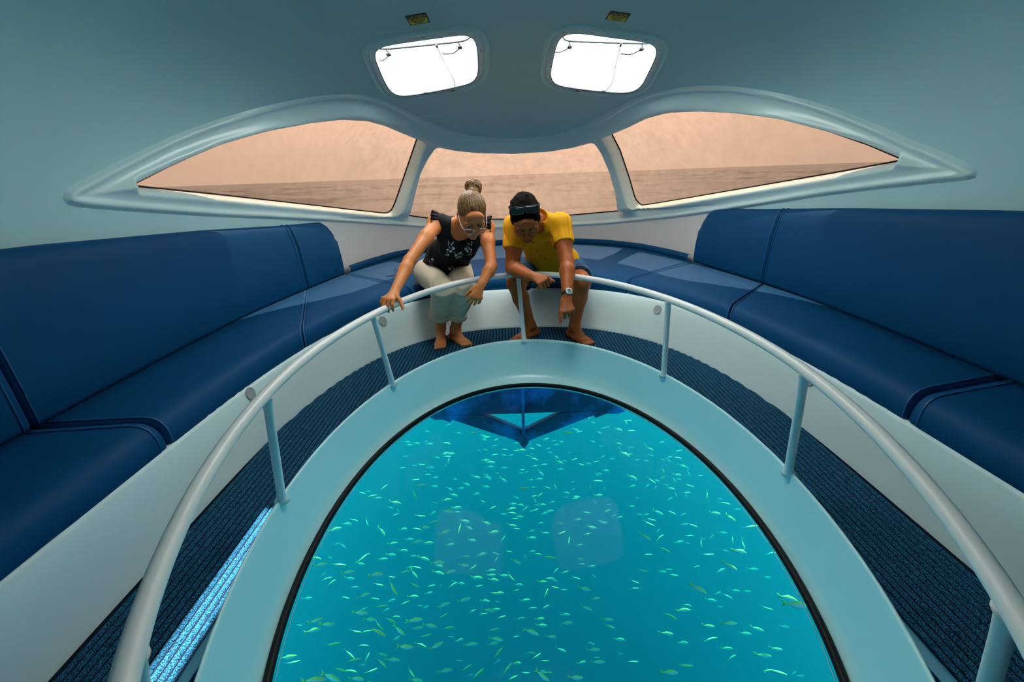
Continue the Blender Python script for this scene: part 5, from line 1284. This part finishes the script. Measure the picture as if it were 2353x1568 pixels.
T3 = "1665 28 100 8 s,1520 80 110 8 s,1425 130 105 0 s,1905 122 130 25 s,2065 170 150 0 s,1780 95 85 5 s,700 195 130 -5 s,640 110 120 20 t,1180 125 130 -42 t,915 195 150 10 t,800 110 70 35 t,1020 285 140 -5 s,1035 358 105 10 s,1350 310 160 0 s,770 355 105 -15 t,825 400 95 -35 t,1815 225 120 18 t,1680 278 125 -10 t,1790 305 120 55 s,2075 290 130 22 s,2205 285 130 -20 s,1525 340 90 10 t,1375 430 110 15 t,1540 460 190 65 t,1795 435 130 30 t,1990 442 95 -12 t,2100 445 60 -70 t,2240 430 110 -35 t,1205 555 130 -15 s,985 580 100 20 t,1330 592 105 15 t,1780 568 120 5 s,1965 527 85 -10 s,540 592 95 -5 s,1690 640 110 -22 t,1405 682 140 -4 t,1160 760 160 8 s,1275 838 130 8 s,1195 715 80 -22 t,1465 725 75 -30 s,2140 668 140 -20 s,2130 795 120 -30 t,1575 800 90 5 t,1515 845 140 28 t,1800 845 170 -6 s,640 855 140 -15 s,775 897 150 5 s,440 903 75 15 t,610 965 150 -8 s,1385 915 120 50 t,1365 975 200 35 t,1615 965 160 45 s,1980 910 155 15 s,1830 938 120 -4 s,2195 932 135 -3 t,1920 1030 130 -15 t,1110 978 110 15 t,1235 972 110 -6 t,840 1125 150 -6 t,1195 1140 110 6 t,1690 1160 170 5 s,2050 1148 150 -32 s,1870 1128 130 30 t,1035 1240 130 48 t,1085 1308 150 -5 t,1240 1285 100 -68 t,1420 1245 120 22 t,1410 1340 140 50 t,1540 1310 150 6 s,320 1280 150 -5 s,375 1340 130 -10 t,930 1425 140 22 t,1045 1435 130 15 t,1290 1440 120 -22 t,820 1515 200 30 s,620 1550 220 0 s,1120 1530 150 12 s,2155 1440 150 -8 s,1755 1460 110 60 t,1815 1550 140 8 s"
T4 = "290 72 100 -15 s,95 95 110 3 t,450 62 100 22 t,605 40 85 15 t,80 200 110 8 s,185 230 105 -42 t,695 160 125 30 s,800 95 70 65 t,1075 105 160 10 t,455 140 90 -60 t,400 262 105 -3 s,400 318 105 0 s,235 348 130 8 s,545 325 110 5 s,430 372 120 12 s,630 340 115 55 t,45 415 95 10 s,255 447 90 -15 t,720 430 95 0 s,490 530 115 -4 s,85 610 150 -18 s,330 618 110 12 s,690 495 85 -15 t,1155 265 90 -50 t,1260 282 90 -20 t,1000 397 105 2 s,1080 355 110 -4 t,1140 460 100 18 t,1245 490 90 3 t,1045 525 105 -70 t,1390 350 105 18 t,1600 325 70 50 t,1575 215 85 -8 s,800 612 110 -10 s,880 700 100 0 t,1035 690 100 -32 t,1515 705 130 25 s,370 730 140 15 s,455 720 95 0 s,305 770 95 -10 t,180 738 90 -25 t,520 808 95 -18 t,745 825 100 -10 t,1270 780 100 0 s,970 830 100 -5 s,1285 878 130 -6 s,990 907 120 3 s,430 955 135 -12 t,870 980 170 25 s,685 1040 80 -10 t,1100 1040 120 0 s,460 1065 150 15 s,165 1128 150 -5 s,420 1120 120 -5 s,25 1080 90 -20 s,480 1230 140 -55 t,865 1225 110 5 t,1220 1195 110 25 s,1595 1195 140 -5 s,1020 1320 100 3 t,930 1270 110 -40 t,690 1350 110 -6 s,580 1420 140 -55 t,110 1405 130 -38 t,240 1475 160 -45 t,650 1520 110 -28 t,1000 1500 160 40 s,1390 1520 150 0 s,1050 1458 120 -2 t,800 1462 90 3 t,1650 1335 140 0 s,1760 840 130 0 s,1780 920 110 18 s,1900 1070 110 8 s,2060 1330 110 0 t,2080 470 90 -3 t,2080 395 95 22 t,2175 265 110 12 t,2230 75 100 -3 t,1490 480 140 15 s,1620 590 110 -10 s"
T5 = "50 265 70 25 s,145 262 70 28 t,235 275 50 -35 t,310 365 90 20 t,65 450 55 -40 t,205 490 65 -12 s,265 498 45 8 s,85 545 95 30 t,480 268 75 10 s,600 305 75 40 s,515 158 40 0 s,555 190 75 10 t,650 238 50 -3 s,760 370 95 -12 t,420 125 60 95 t,373 495 65 90 t,615 470 60 90 t,695 505 70 75 t,665 560 90 12 s,590 675 100 30 s,770 700 65 -5 s,910 575 70 -12 t,880 763 50 0 s,635 865 60 5 s,725 870 50 0 s,500 885 50 -30 s,575 905 65 30 t,450 937 70 12 s,350 850 120 35 s,1040 920 105 15 s,1100 975 140 0 s,880 1000 70 15 t,805 1160 75 18 s,1015 1142 55 5 s,590 1120 95 -5 s,430 1138 75 5 s,715 1195 70 5 s,235 1015 95 -5 s,130 1055 100 28 t,105 1195 90 5 s,445 1235 85 -18 t,570 1310 70 -3 s,950 1315 70 5 s,850 1365 90 3 s,610 1375 60 -35 t,230 1265 70 0 s,960 1490 100 15 t,885 1480 65 -15 t,1085 1500 45 -40 t,1130 1522 50 0 t,125 1495 110 0 s,250 1443 100 0 t,425 587 80 -5 t,275 445 55 -8 t,120 700 55 0 t,160 745 65 5 t,75 720 60 5 s"
FISH = []
for txt, ox, oy_, sc in ((T1, 700, 960, .1913), (T2, 1150, 960, .1913), (T3, 600, 1260, .1964), (T4, 1050, 1260, .1964), (T5, 1500, 1100, .2984)):
    for it in txt.split(','):
        a, b, l_, an, k_ = it.split(); x_, y_ = ox+float(a)*sc, oy_+float(b)*sc
        if any(abs(x_-q[0])+abs(y_-q[1]) < 5 for q in FISH): continue
        FISH.append((x_, y_, float(l_)*sc*1.08, float(an), k_))
# fainter fish filling the school
for _ in range(160):
    a = random.uniform(0, 2*PI); r = math.sqrt(random.random())*.96; q = V(.83*r*math.cos(a), 1.366+1.28*r*math.sin(a), -.16); d = q-EYE
    c_ = np.array([d@RT, d@UP, d@FW]); x_, y_ = 1176.5+FPX*c_[0]/c_[2], 784-FPX*c_[1]/c_[2]
    if c_[2] > .1 and y_ < 1600 and y_ > 960: FISH.append((x_, y_, random.uniform(12, 21), random.gauss(0, 25), random.choice('st')))
FISH.sort(key=lambda q: -q[2])
def fish_matrix(x_, y_, l_, an, kind):
    ln = random.uniform(.11, .15); d = ray(x_, y_); dist = min(9.0, max(3.0, ln*FPX/l_)); ln = l_*dist/FPX
    p_ = EYE+d*dist; a_ = math.radians(an)
    im = RT*math.cos(a_)-UP*math.sin(a_); h1 = nrm(im-d*np.dot(im, d)); h2 = nrm(np.array([h1[0], h1[1], h1[2]*.35])); x = nrm(h1+h2)
    side = -d if kind == 't' else nrm(UP*.8+V(0, 0, .5)); z = nrm(side-x*np.dot(side, x)); y = np.cross(z, x)
    return p_, x, y, z, ln
def fish_label(x_, y_, l_, an, kind):
    row = ['far end', 'upper part', 'centre', 'lower part', 'near edge'][int(np.searchsorted([1080, 1200, 1330, 1450], y_))]
    col = ['far left', 'left', 'middle', 'right', 'far right'][int(np.searchsorted([860, 1060, 1330, 1550], x_))]
    size = 'big' if l_ > 26 else ('middling' if l_ > 18 else 'small'); view = 'broadside' if kind == 's' else 'slim'
    a = (an+180) % 360-180
    d = 'right' if abs(a) < 12 else ('steeply down' if a > 50 else 'steeply up' if a < -40 else 'right and down' if a > 0 else 'right and up')
    return '%s %s fish heading %s, %s of the glass floor, %s' % (size, view, d, row, col)
for i, q in enumerate(FISH[:298]):
    p_, x, y, z, ln = fish_matrix(*q)
    o = bpy.data.objects.new('fish', FM[i % 3]); COL.objects.link(o)
    o.matrix_world = Matrix(((x[0]*ln, y[0]*ln, z[0]*ln, p_[0]), (x[1]*ln, y[1]*ln, z[1]*ln, p_[1]), (x[2]*ln, y[2]*ln, z[2]*ln, p_[2]), (0, 0, 0, 1)))
    tag(o, fish_label(*q), 'fish', 'school of fish under the glass')
sv, sf, sm = [], [], []
base_v = np.array([tuple(v_.co) for v_ in FM[0].vertices]); base_f = [tuple(p_.vertices) for p_ in FM[0].polygons]; base_m = [p_.material_index for p_ in FM[0].polygons]
for q in FISH[298:]:
    p_, x, y, z, ln = fish_matrix(*q); o_ = len(sv); sv += list(p_+ln*(base_v@np.array([x, y, z]))); sf += [tuple(k_+o_ for k_ in f_) for f_ in base_f]; sm += base_m
o = mesh('fish_school', sv, sf, FB); o.data.materials.append(FY); o.data.polygons.foreach_set('material_index', sm)
tag(o, 'rest of the fish school, smaller and fainter fish deeper under the glass', 'fish', kind='stuff')
print('FISH', len(FISH))
